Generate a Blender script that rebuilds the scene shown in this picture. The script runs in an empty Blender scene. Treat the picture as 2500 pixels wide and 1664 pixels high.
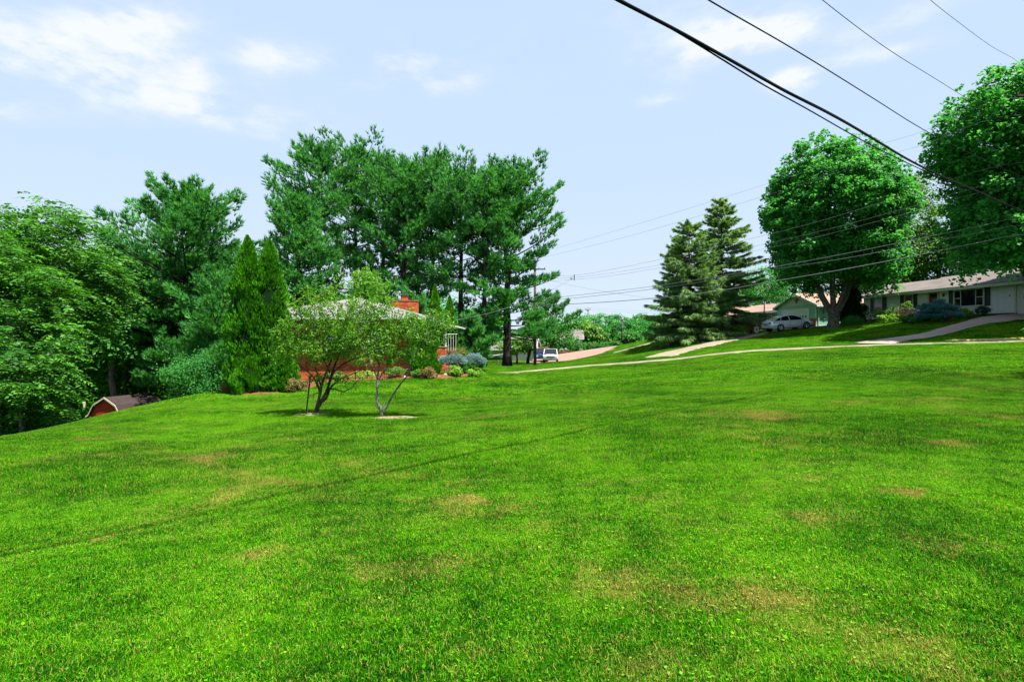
import bpy, math, random
import numpy as np
from math import sin, cos, pi, radians

# ------------------------------------------------------------------ camera, sky, sun, exposure
SC = bpy.context.scene
COL = SC.collection
EYE = 1.65
F = 1389.0                                   # focal length in pixels of the 2500 px wide photograph
cam = bpy.data.cameras.new('camera'); camo = bpy.data.objects.new('camera', cam); COL.objects.link(camo)
cam.sensor_width = 36.0; cam.lens = 36.0 * F / 2500.0; cam.clip_end = 3000; cam.clip_start = 0.05
camo.location = (0, 0, EYE); camo.rotation_euler = (pi / 2, 0, 0)
SC.camera = camo
SC.view_settings.view_transform = 'Standard'; SC.view_settings.look = 'None'
SC.view_settings.gamma = 1.0; SC.view_settings.use_curve_mapping = False
SC.view_settings.exposure = 1.60
SUN_EL = radians(66); SUN_H = (0.76, -0.65)
sun = bpy.data.lights.new('sun', 'SUN'); suno = bpy.data.objects.new('sun', sun); COL.objects.link(suno)
sun.energy = 5.0; sun.angle = radians(0.53); sun.color = (1.0, 0.95, 0.86)
from mathutils import Vector, Matrix
sd = Vector((SUN_H[0] * cos(SUN_EL), SUN_H[1] * cos(SUN_EL), sin(SUN_EL)))
suno.rotation_euler = sd.to_track_quat('Z', 'Y').to_euler(); suno.location = sd * 60
SC.cycles.max_bounces = 8; SC.cycles.diffuse_bounces = 4; SC.cycles.transparent_max_bounces = 4

def nnew(nt, t, **kw):
    n = nt.nodes.new(t)
    for k, v in kw.items(): setattr(n, k, v)
    return n
class NB:
    """small helper for wiring maths in a node tree"""
    def __init__(s, nt): s.nt = nt
    def m(s, op, a, b=0.0, clamp=False):
        n = s.nt.nodes.new('ShaderNodeMath'); n.operation = op; n.use_clamp = clamp
        for i, x in enumerate((a, b)):
            if isinstance(x, (int, float)): n.inputs[i].default_value = x
            else: s.nt.links.new(x, n.inputs[i])
        return n.outputs[0]
    def noise(s, vec, scale, detail=4.0, rough=0.55):
        n = s.nt.nodes.new('ShaderNodeTexNoise'); n.inputs['Scale'].default_value = scale
        n.inputs['Detail'].default_value = detail; n.inputs['Roughness'].default_value = rough
        if vec is not None: s.nt.links.new(vec, n.inputs['Vector'])
        return n.outputs['Fac']
    def ramp(s, fac, stops):
        n = s.nt.nodes.new('ShaderNodeValToRGB'); e = n.color_ramp.elements
        while len(e) < len(stops): e.new(0.5)
        for i, (p, c) in enumerate(stops):
            e[i].position = p; e[i].color = (*c, 1) if len(c) == 3 else c
        s.nt.links.new(fac, n.inputs[0]); return n.outputs[0]
    def mix(s, fac, a, b, mode='MIX'):
        n = s.nt.nodes.new('ShaderNodeMix'); n.data_type = 'RGBA'; n.blend_type = mode
        for k, x in ((0, fac), (6, a), (7, b)):
            if isinstance(x, (int, float)): n.inputs[k].default_value = x
            elif isinstance(x, tuple): n.inputs[k].default_value = (*x, 1) if len(x) == 3 else x
            else: s.nt.links.new(x, n.inputs[k])
        return n.outputs[2]

def build_world():
    wd = bpy.data.worlds.new('World'); SC.world = wd; wd.use_nodes = True
    nt = wd.node_tree; nt.nodes.clear(); B = NB(nt)
    out = nnew(nt, 'ShaderNodeOutputWorld'); bg = nnew(nt, 'ShaderNodeBackground')
    sky = nnew(nt, 'ShaderNodeTexSky', sky_type='NISHITA', sun_disc=False)
    sky.sun_elevation = SUN_EL; sky.sun_rotation = math.atan2(SUN_H[0], SUN_H[1])
    tc = nnew(nt, 'ShaderNodeTexCoord'); sp = nnew(nt, 'ShaderNodeSeparateXYZ')
    nt.links.new(tc.outputs['Generated'], sp.inputs[0])
    x, y, z = sp.outputs
    az = B.m('ARCTAN2', x, y)
    el = B.m('ARCSINE', z)
    # summer haze: the veil that makes the blue pale, palest near the horizon
    veil = B.ramp(B.m('MULTIPLY', el, 1.0), [(0.0, (4.15, 4.85, 5.75)), (0.28, (3.55, 4.50, 5.85)), (1.0, (3.2, 4.15, 5.8))])
    base = B.mix(0.95, sky.outputs[0], veil)
    # wispy clouds
    mp = nnew(nt, 'ShaderNodeMapping'); mp.inputs['Scale'].default_value = (1, 1, 2.6)
    nt.links.new(tc.outputs['Generated'], mp.inputs[0])
    n1 = B.noise(mp.outputs[0], 3.6, 9, 0.6); n2 = B.noise(mp.outputs[0], 11.0, 8, 0.62)
    nn = B.m('ADD', B.m('MULTIPLY', n1, 0.42), B.m('MULTIPLY', n2, 0.58))
    tot = None
    def add(px, py, sx, sy, amt, tilt=0.0):
        nonlocal tot
        a = math.atan2((px - 1250) / F, 1); e = math.atan((832 - py) / F * cos(a))
        da = B.m('SUBTRACT', az, a); de = B.m('ADD', B.m('SUBTRACT', el, e), B.m('MULTIPLY', da, tilt))
        r = B.m('ADD', B.m('POWER', B.m('DIVIDE', da, sx), 2), B.m('POWER', B.m('DIVIDE', de, sy), 2))
        g = B.m('MULTIPLY', B.m('EXPONENT', B.m('MULTIPLY', r, -1)), amt)
        tot = g if tot is None else B.m('ADD', tot, g)
    add(40, 170, 0.14, 0.034, 0.42, 0.14); add(420, 245, 0.24, 0.018, 0.42, 0.24); add(478, 190, 0.022, 0.026, 0.45); add(150, 60, 0.14, 0.03, 0.25, -0.3); add(305, 110, 0.03, 0.02, 0.4); add(260, 200, 0.12, 0.03, 0.3, 0.1); add(300, 60, 0.12, 0.03, 0.5, -0.4)
    add(640, 270, 0.14, 0.03, 0.42, 0.05); add(960, 135, 0.20, 0.035, 0.42, -0.15); add(1060, 200, 0.12, 0.025, 0.42); add(650, 135, 0.05, 0.025, 0.35); add(400, 130, 0.05, 0.03, 0.4)
    add(1760, 92, 0.055, 0.022, 1.3, -0.02); add(1900, 75, 0.06, 0.020, 1.1, -0.02); add(1930, 203, 0.030, 0.015, 1.6); add(1640, 160, 0.10, 0.04, 0.34, 0.1)
    add(2150, 70, 0.09, 0.018, 0.38, -0.1); add(2090, 145, 0.09, 0.012, 0.34); add(1650, 30, 0.2, 0.04, 0.25, 0.2)
    add(20, 270, 0.06, 0.015, 0.38); add(1600, 245, 0.05, 0.01, 0.3)
    # a general thin scatter over the rest of the dome
    gen = B.m('MULTIPLY', B.m('SUBTRACT', n1, 0.56), 0.9, False)
    s = B.m('ADD', B.m('MULTIPLY', B.m('SUBTRACT', nn, 0.40), B.m('MULTIPLY', tot, 7.5)), B.m('MAXIMUM', gen, 0))
    s = B.m('MINIMUM', B.m('MAXIMUM', s, 0), 1)
    s = B.m('MULTIPLY', B.m('MULTIPLY', s, s), B.m('SUBTRACT', 3.0, B.m('MULTIPLY', s, 2)))
    col = B.mix(B.m('MULTIPLY', s, 0.82), base, (5.55, 5.65, 5.9))
    nt.links.new(col, bg.inputs[0]); bg.inputs[1].default_value = 0.0597
    nt.links.new(bg.outputs[0], out.inputs[0])
build_world()

# ------------------------------------------------------------------ terrain function
CT = []
def c_(px, y, d): CT.append(((px - 1250) / F * d, d, (832 - y) / F * d))
def w_(x, y, z): CT.append((x, y, z))
for t in [(0,-12,-1.5),(-25,-10,-3.2),(25,-10,-0.9),(0,0,-1.65),(-3,2,-1.7),(3,2,-1.62)]: w_(*t)
for t in [(1250,1130,8),(1250,1003,15),(1250,948,25),(1225,912,38),(1250,896,52),
  (2500,1250,5),(2500,1040,10),(2500,935,18),(2500,880,26),(2500,834,36),
  (1900,1200,6),(1900,1000,13),(1900,915,24),(1900,869,36),(1640,878,43),(1430,893,44),(1781,861,42),(2100,844,40),
  (700,1330,5),(0,1260,6.5),(0,1120,10),(60,1062,13.5),(770,1008,16.4),(930,1012,16.4),(500,1045,15),(620,958,24),
  (540,955,24.5),(390,985,21),(225,1032,17.5),(1010,915,30),(660,945,30),(1100,905,34),(800,930,38)]: c_(*t)
for t in [(-22,22,-5.0),(-31,44,-7.0),(-20,36,-4.8),(-28,30,-6.0),(-40,30,-7.5),(-45,50,-8),(-20,50,-4.6),(-35,10,-6.3),(-60,30,-8.5),(-22,8,-4.0)]: w_(*t)
for t in [(1240,897,50),(1182,893,48),(1306,892,60),(1340,886,74),(1400,860,96),(1440,872,78),(1345,862,112),(1190,880,75),(1000,900,60),
  (1520,848,74),(1590,827,70),(1560,858,62),(1690,838,60),(1750,828,62),(1620,862,50),(1740,836,55),(1870,811,60),(1914,808,57),
  (2035,799,55),(1992,797,66),(2477,766,46),(2110,786,61),(2400,775,45),(2280,815,43),(2180,830,42),(1960,835,47),(2300,836,38.5)]: c_(*t)
for t in [(50,50,2.4),(50,62,2.4),(35,80,2.0),(22,82,0.8),(12,95,-1.7),(45,40,1.3),(50,90,3),(0,130,-3),(-40,110,-9),(30,130,-1.5),
  (80,100,4),(80,30,2.5),(-90,80,-12),(-55,75,-11)]: w_(*t)
for a in range(0, 360, 30):
    w_(260 * sin(radians(a)), 260 * cos(radians(a)), -3 + 3 * sin(radians(a)))
CT = np.array(CT); TS = 30.0
def _U(r2): return np.where(r2 > 1e-9, r2 * np.log(np.maximum(r2, 1e-9)), 0)
def _fit(C):
    n = len(C); P = C[:, :2] / TS
    K = _U(((P[:, None] - P[None]) ** 2).sum(-1)) + np.eye(n) * 0.002
    A = np.zeros((n + 3, n + 3)); A[:n, :n] = K; A[:n, n] = 1; A[:n, n + 1:] = P; A[n, :n] = 1; A[n + 1:, :n] = P.T
    b = np.zeros(n + 3); b[:n] = C[:, 2]
    return np.linalg.solve(A, b), P
_W, _P = _fit(CT)
def gz(x, y):
    """ground height (world z) at x, y"""
    x = np.atleast_1d(np.asarray(x, float)); y = np.atleast_1d(np.asarray(y, float)); sh = x.shape
    q = np.stack([x.ravel() / TS, y.ravel() / TS], 1); o = np.empty(len(q))
    for i in range(0, len(q), 20000):
        p = q[i:i + 20000]
        o[i:i + 20000] = _U(((p[:, None] - _P[None]) ** 2).sum(-1)) @ _W[:len(_P)] + _W[-3] + p @ _W[-2:]
    return (o + EYE).reshape(sh)
def g1(x, y): return float(gz([x], [y])[0])
def P(px, py, d):
    """world point seen at photo pixel (px,py) at depth d in front of the eye"""
    return ((px - 1250) / F * d, d, (832 - py) / F * d + EYE)
def XY(px, d): return ((px - 1250) / F * d, d)
def ZY(py, d): return (832 - py) / F * d + EYE

# ------------------------------------------------------------------ mesh helpers
class MB:
    def __init__(s): s.v = []; s.f = []; s.t = []; s.n = 0; s.mi = []; s.cur = 0
    def add(s, v, f, tint=0.5):
        v = np.asarray(v, float).reshape(-1, 3); f = np.asarray(f, int)
        s.v.append(v); s.f.append(f + s.n); s.mi.append(np.full(len(f), s.cur))
        s.t.append(np.broadcast_to(np.asarray(tint, float), (len(v),)).copy()); s.n += len(v)
        return s
    def box(s, x0, x1, y0, y1, z0, z1, tint=0.5):
        v = [(x0,y0,z0),(x1,y0,z0),(x1,y1,z0),(x0,y1,z0),(x0,y0,z1),(x1,y0,z1),(x1,y1,z1),(x0,y1,z1)]
        return s.add(v, [(0,3,2,1),(4,5,6,7),(0,1,5,4),(1,2,6,5),(2,3,7,6),(3,0,4,7)], tint)
    def boxes(s, B, tint=0.5):
        """B: (n,6) x0,x1,y0,y1,z0,z1"""
        B = np.asarray(B, float); ix = [(0,2,4),(1,2,4),(1,3,4),(0,3,4),(0,2,5),(1,2,5),(1,3,5),(0,3,5)]
        v = np.stack([B[:, list(i)] for i in ix], 1).reshape(-1, 3)
        q = np.array([(0,3,2,1),(4,5,6,7),(0,1,5,4),(1,2,6,5),(2,3,7,6),(3,0,4,7)])
        f = (q[None] + 8 * np.arange(len(B))[:, None, None]).reshape(-1, 4)
        return s.add(v, f, np.repeat(np.broadcast_to(tint, (len(B),)), 8))
    def poly(s, pts, tint=0.5):
        s.add(pts, [list(range(len(pts)))], tint); return s
    def prism(s, pts, d, tint=0.5):
        """closed planar outline pts (3D) extruded by vector d"""
        p = np.asarray(pts, float); n = len(p); d = np.asarray(d, float)
        b = s.n
        s.add(p, [list(range(n))[::-1]], tint); s.add(p + d, [list(range(n))], tint)
        i = np.arange(n); j = (i + 1) % n
        s.add(np.vstack([p, p + d]), np.stack([i, j, j + n, i + n], 1), tint)
        return s
    def tube(s, pts, rad, k=6, tint=0.5, cap=True):
        p = np.asarray(pts, float); m = len(p); rad = np.broadcast_to(np.asarray(rad, float), (m,))
        t = np.gradient(p, axis=0); t /= np.linalg.norm(t, axis=1)[:, None] + 1e-9
        ref = np.array([0, 0, 1.0]) if abs(t[:, 2]).mean() < 0.8 else np.array([1.0, 0, 0])
        a = np.cross(t, ref); a /= np.linalg.norm(a, axis=1)[:, None] + 1e-9; b = np.cross(t, a)
        th = np.arange(k) / k * 2 * pi
        v = p[:, None] + rad[:, None, None] * (a[:, None] * np.cos(th)[None, :, None] + b[:, None] * np.sin(th)[None, :, None])
        i = np.arange(m - 1)[:, None] * k; j = np.arange(k)[None]; j2 = (j + 1) % k
        f = np.stack([i + j, i + j2, i + j2 + k, i + j + k], -1).reshape(-1, 4)
        b0 = s.n; s.add(v.reshape(-1, 3), f, tint)
        if cap:
            s.f.append(np.array([list(range(b0, b0 + k))[::-1]])); s.f.append(np.array([list(range(b0 + (m - 1) * k, b0 + m * k))]))
            s.mi.append(np.array([s.cur])); s.mi.append(np.array([s.cur]))
        return s
    def loft(s, rings, tint=0.5, cap=True):
        r = np.asarray(rings, float); m, k = r.shape[:2]
        i = np.arange(m - 1)[:, None] * k; j = np.arange(k)[None]; j2 = (j + 1) % k
        f = np.stack([i + j, i + j2, i + j2 + k, i + j + k], -1).reshape(-1, 4)
        b0 = s.n; s.add(r.reshape(-1, 3), f, tint)
        if cap:
            s.f.append(np.array([list(range(b0, b0 + k))[::-1]])); s.f.append(np.array([list(range(b0 + (m - 1) * k, b0 + m * k))]))
            s.mi.append(np.array([s.cur])); s.mi.append(np.array([s.cur]))
        return s
    def build(s, name, mat, parent=None, smooth=False, label=None, kind=None, loc=None):
        v = np.vstack(s.v).astype(np.float32)
        me = bpy.data.meshes.new(name)
        tot = np.concatenate([np.full(len(f), f.shape[1]) for f in s.f]).astype(np.int32)
        idx = np.concatenate([f.ravel() for f in s.f]).astype(np.int32)
        me.vertices.add(len(v)); me.vertices.foreach_set('co', v.ravel())
        me.loops.add(len(idx)); me.loops.foreach_set('vertex_index', idx)
        me.polygons.add(len(tot)); st = np.concatenate([[0], np.cumsum(tot)[:-1]]).astype(np.int32)
        me.polygons.foreach_set('loop_start', st); me.polygons.foreach_set('loop_total', tot)
        sm = np.full(len(tot), bool(smooth))
        if smooth: sm[tot > 4] = False
        me.polygons.foreach_set('use_smooth', sm)
        mats = mat if isinstance(mat, (list, tuple)) else [mat]
        for m in mats: me.materials.append(m)
        if len(mats) > 1: me.polygons.foreach_set('material_index', np.concatenate(s.mi).astype(np.int32))
        a = me.attributes.new('tint', 'FLOAT', 'POINT'); a.data.foreach_set('value', np.concatenate(s.t).astype(np.float32))
        me.update(calc_edges=True)
        o = bpy.data.objects.new(name, me); COL.objects.link(o)
        if parent is not None: o.parent = parent
        if loc is not None: o.location = loc
        if label: o['label'] = label
        if kind: o['kind'] = kind
        return o

def thing(name, label, cat, loc=(0, 0, 0), rz=0.0, group=None):
    o = bpy.data.objects.new(name, None); COL.objects.link(o); o.empty_display_size = 0.3
    o.location = loc; o.rotation_euler = (0, 0, rz); o['label'] = label; o['category'] = cat
    if group: o['group'] = group
    return o
def tag(o, label, cat, group=None):
    o['label'] = label; o['category'] = cat
    if group: o['group'] = group
    return o
def dup(root, loc, rz=None, label=None, scale=None):
    r = root.copy(); COL.objects.link(r); r.location = loc
    if rz is not None: r.rotation_euler = (0, 0, rz)
    if scale: r.scale = scale
    if label: r['label'] = label
    for ch in list(root.children):
        c = ch.copy(); COL.objects.link(c); c.parent = r
        for g in ch.children:
            d = g.copy(); COL.objects.link(d); d.parent = c
    return r

# ------------------------------------------------------------------ materials
M = {}
def mat(name, col, rough=0.8, spec=0.3, metal=0.0, var=0.15, scale=4.0, bump=0.0, bscale=30.0, coat=0.0, col2=None, lo=0.35, hi=0.7, coords='Object'):
    col = tuple(c * 0.70 for c in col); col2 = tuple(c * 0.70 for c in col2) if col2 else None
    m = bpy.data.materials.new(name); m.use_nodes = True; nt = m.node_tree; nt.nodes.clear(); B = NB(nt)
    out = nnew(nt, 'ShaderNodeOutputMaterial'); p = nnew(nt, 'ShaderNodeBsdfPrincipled')
    tc = nnew(nt, 'ShaderNodeTexCoord'); v = tc.outputs[coords]
    n = B.noise(v, scale, 6, 0.6)
    c2 = col2 if col2 else tuple(c * (1 - var * 2) for c in col); c1 = tuple(min(1, c * (1 + var * 0.5)) for c in col) if not col2 else col
    nt.links.new(B.ramp(n, [(lo, c2), (hi, c1)]), p.inputs['Base Color'])
    p.inputs['Roughness'].default_value = rough; p.inputs['Specular IOR Level'].default_value = spec
    p.inputs['Metallic'].default_value = metal; p.inputs['Coat Weight'].default_value = coat
    if bump:
        b = nnew(nt, 'ShaderNodeBump'); b.inputs['Strength'].default_value = bump; b.inputs['Distance'].default_value = 0.02
        nt.links.new(B.noise(v, bscale, 5, 0.6), b.inputs['Height']); nt.links.new(b.outputs[0], p.inputs['Normal'])
    nt.links.new(p.outputs[0], out.inputs[0]); M[name] = m; return m
def leafmat(name, dark, light, trans=0.35, rough=0.5, spec=0.25, third=None, patch=0.35):
    m = bpy.data.materials.new(name); m.use_nodes = True; nt = m.node_tree; nt.nodes.clear(); B = NB(nt)
    out = nnew(nt, 'ShaderNodeOutputMaterial'); p = nnew(nt, 'ShaderNodeBsdfPrincipled'); tr = nnew(nt, 'ShaderNodeBsdfTranslucent')
    at = nnew(nt, 'ShaderNodeAttribute', attribute_name='tint'); geo = nnew(nt, 'ShaderNodeNewGeometry')
    n = B.noise(geo.outputs['Position'], patch, 4, 0.6)
    f = B.m('ADD', B.m('MULTIPLY', at.outputs['Fac'], 0.75), B.m('MULTIPLY', B.m('SUBTRACT', n, 0.5), 0.9), True)
    st = [(0.05, dark), (0.8, light)]
    if third: st = [(0.05, dark), (0.75, light), (0.97, third)]
    c = B.ramp(f, st)
    nt.links.new(c, p.inputs['Base Color']); p.inputs['Roughness'].default_value = rough; p.inputs['Specular IOR Level'].default_value = spec
    tcol = B.mix(1.0, c, (1.25, 1.3, 0.5), 'MULTIPLY'); nt.links.new(tcol, tr.inputs['Color'])
    mx = nnew(nt, 'ShaderNodeMixShader'); mx.inputs[0].default_value = trans
    nt.links.new(p.outputs[0], mx.inputs[1]); nt.links.new(tr.outputs[0], mx.inputs[2]); nt.links.new(mx.outputs[0], out.inputs[0])
    M[name] = m; return m

leafmat('leaf_maple', (0.018, 0.14, 0.028), (0.080, 0.35, 0.055), 0.5)
leafmat('leaf_walnut', (0.014, 0.085, 0.008), (0.105, 0.31, 0.03), 0.38)
leafmat('leaf_far', (0.018, 0.105, 0.014), (0.070, 0.25, 0.028), 0.42)
leafmat('leaf_yellow', (0.035, 0.12, 0.008), (0.12, 0.27, 0.015), 0.30)
leafmat('needle_pine', (0.020, 0.13, 0.038), (0.115, 0.39, 0.080), 0.42, patch=0.5)
leafmat('needle_spruce', (0.05, 0.15, 0.04), (0.27, 0.42, 0.15), 0.42, patch=0.5)
leafmat('needle_blue', (0.10, 0.19, 0.20), (0.26, 0.38, 0.38), 0.1)
leafmat('needle_blue_dark', (0.03, 0.12, 0.14), (0.09, 0.27, 0.30), 0.2)
leafmat('leaf_arbor', (0.016, 0.10, 0.003), (0.080, 0.31, 0.006), 0.32, patch=1.2)
leafmat('leaf_apple', (0.04, 0.14, 0.010), (0.20, 0.42, 0.035), 0.48, third=(0.34, 0.25, 0.05), patch=0.8)
leafmat('leaf_dark', (0.004, 0.018, 0.006), (0.014, 0.055, 0.012), 0.15)
leafmat('leaf_bronze', (0.06, 0.06, 0.012), (0.26, 0.19, 0.05), 0.25)
leafmat('leaf_purple', (0.012, 0.008, 0.01), (0.05, 0.025, 0.03), 0.15)
leafmat('leaf_lime', (0.07, 0.20, 0.01), (0.22, 0.42, 0.03), 0.3)
leafmat('leaf_garden', (0.03, 0.11, 0.012), (0.10, 0.25, 0.03), 0.3)
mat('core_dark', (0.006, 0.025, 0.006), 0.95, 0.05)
mat('bark_pine', (0.045, 0.038, 0.034), 0.95, 0.1, var=0.3, scale=3, bump=1.0, bscale=12)
mat('bark_grey', (0.20, 0.17, 0.14), 0.95, 0.1, var=0.35, scale=5, bump=1.0, bscale=14)
mat('bark_light', (0.30, 0.28, 0.25), 0.9, 0.1, var=0.35, scale=7, bump=0.8, bscale=25)
mat('bark_brown', (0.12, 0.085, 0.06), 0.95, 0.1, var=0.35, scale=5, bump=1.0, bscale=20)
mat('pole_wood', (0.13, 0.10, 0.075), 0.9, 0.1, var=0.3, scale=3, bump=0.4)
mat('cable_black', (0.005, 0.006, 0.008), 0.9, 0.1)
mat('cable_grey', (0.16, 0.18, 0.19), 0.5, 0.4)
mat('white_paint', (0.72, 0.72, 0.70), 0.55, 0.3, var=0.05)
mat('cream_paint', (0.62, 0.57, 0.44), 0.6, 0.3, var=0.07)
mat('siding_grey', (0.86, 0.86, 0.90), 0.6, 0.3, var=0.05)
mat('siding_green', (0.26, 0.50, 0.40), 0.6, 0.3, var=0.06)
mat('siding_yellow', (0.62, 0.56, 0.36), 0.6, 0.3, var=0.06)
mat('shutter_dark', (0.05, 0.055, 0.06), 0.6, 0.3)
mat('door_red', (0.30, 0.035, 0.012), 0.5, 0.4, var=0.2)
mat('shed_red', (0.42, 0.030, 0.014), 0.75, 0.2, var=0.12, scale=2.0, bump=0.2)
mat('shed_red_trim', (0.36, 0.022, 0.012), 0.7, 0.2, var=0.1)
mat('glass_dark', (0.012, 0.016, 0.02), 0.08, 0.8, var=0.1)
mat('curtain_pane', (0.10, 0.12, 0.11), 0.15, 0.8, var=0.3, scale=3)
mat('chrome', (0.6, 0.6, 0.62), 0.25, 0.5, metal=0.8, var=0.1)
mat('metal_grey', (0.22, 0.23, 0.24), 0.5, 0.4, metal=0.3)
mat('rubber', (0.02, 0.02, 0.02), 0.8, 0.2)
mat('car_silver', (0.80, 0.88, 0.92), 0.28, 0.5, metal=0.25, var=0.03, coat=0.5)
mat('car_white', (0.72, 0.73, 0.74), 0.3, 0.5, var=0.03, coat=0.5)
mat('car_blue', (0.02, 0.07, 0.22), 0.25, 0.5, metal=0.3, var=0.03, coat=0.5)
mat('lamp_red', (0.30, 0.02, 0.025), 0.3, 0.5)
mat('lamp_clear', (0.55, 0.58, 0.60), 0.15, 0.7)
mat('plate_dark', (0.06, 0.12, 0.11), 0.5, 0.3)
mat('mulch_red', (0.26, 0.10, 0.05), 0.95, 0.1, var=0.3, scale=14, bump=1, bscale=60)
mat('mulch_tan', (0.34, 0.27, 0.17), 0.95, 0.1, var=0.35, scale=10, bump=1, bscale=60, col2=(0.10, 0.17, 0.03), lo=0.38, hi=0.6)
mat('stone_white', (0.62, 0.60, 0.57), 0.85, 0.2, var=0.2, bump=0.5)
mat('stone_red', (0.40, 0.14, 0.09), 0.85, 0.2, var=0.2, bump=0.5)
mat('black_iron', (0.02, 0.022, 0.024), 0.5, 0.4)
mat('copper_green', (0.03, 0.05, 0.06), 0.5, 0.4)
mat('mortar', (0.40, 0.22, 0.14), 0.95, 0.1, var=0.15)
mat('boat_hull', (0.52, 0.53, 0.52), 0.3, 0.5, var=0.1)
mat('boat_green', (0.12, 0.20, 0.14), 0.4, 0.4)
mat('concrete', (0.34, 0.285, 0.20), 0.9, 0.15, var=0.15, scale=1.2, bump=0.4)
mat('drive_grey', (0.56, 0.42, 0.37), 0.9, 0.15, var=0.2, scale=0.9, bump=0.5, coords='Generated')
mat('drive_tan', (0.36, 0.30, 0.22), 0.95, 0.1, var=0.2, scale=5, bump=0.5)
mat('asphalt_pink', (0.36, 0.225, 0.18), 0.9, 0.15, var=0.12, scale=0.5)
mat('yellow_line', (0.66, 0.52, 0.18), 0.8, 0.2, var=0.2, scale=4)

def roofmat(name, c1, c2):
    m = bpy.data.materials.new(name); m.use_nodes = True; nt = m.node_tree; nt.nodes.clear(); B = NB(nt)
    out = nnew(nt, 'ShaderNodeOutputMaterial'); p = nnew(nt, 'ShaderNodeBsdfPrincipled')
    tc = nnew(nt, 'ShaderNodeTexCoord'); v = tc.outputs['Object']
    a = B.noise(v, 0.7, 5, 0.6); b = B.noise(v, 9.0, 5, 0.7)
    f = B.m('ADD', B.m('MULTIPLY', a, 0.5), B.m('MULTIPLY', b, 0.5))
    nt.links.new(B.ramp(f, [(0.38, c2), (0.62, c1)]), p.inputs['Base Color'])
    p.inputs['Roughness'].default_value = 0.9; p.inputs['Specular IOR Level'].default_value = 0.15
    bp = nnew(nt, 'ShaderNodeBump'); bp.inputs['Strength'].default_value = 0.6; bp.inputs['Distance'].default_value = 0.02
    nt.links.new(b, bp.inputs['Height']); nt.links.new(bp.outputs[0], p.inputs['Normal'])
    nt.links.new(p.outputs[0], out.inputs[0]); M[name] = m
roofmat('roof_grey', (0.155, 0.135, 0.125), (0.095, 0.082, 0.078))
roofmat('roof_brick_house', (0.19, 0.175, 0.18), (0.12, 0.11, 0.115))
roofmat('roof_brown', (0.27, 0.185, 0.145), (0.17, 0.115, 0.09))
roofmat('roof_shed', (0.05, 0.035, 0.034), (0.026, 0.019, 0.019))

def brickmat():
    m = bpy.data.materials.new('brick_orange'); m.use_nodes = True; nt = m.node_tree; nt.nodes.clear(); B = NB(nt)
    out = nnew(nt, 'ShaderNodeOutputMaterial'); p = nnew(nt, 'ShaderNodeBsdfPrincipled')
    at = nnew(nt, 'ShaderNodeAttribute', attribute_name='tint'); tc = nnew(nt, 'ShaderNodeTexCoord')
    n = B.noise(tc.outputs['Object'], 25, 4, 0.6)
    f = B.m('ADD', B.m('MULTIPLY', at.outputs['Fac'], 0.8), B.m('MULTIPLY', n, 0.2))
    nt.links.new(B.ramp(f, [(0.1, (0.27, 0.055, 0.022)), (0.5, (0.42, 0.09, 0.03)), (0.9, (0.50, 0.14, 0.055))]), p.inputs['Base Color'])
    p.inputs['Roughness'].default_value = 0.9; p.inputs['Specular IOR Level'].default_value = 0.1
    nt.links.new(p.outputs[0], out.inputs[0]); M['brick_orange'] = m
brickmat()

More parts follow.
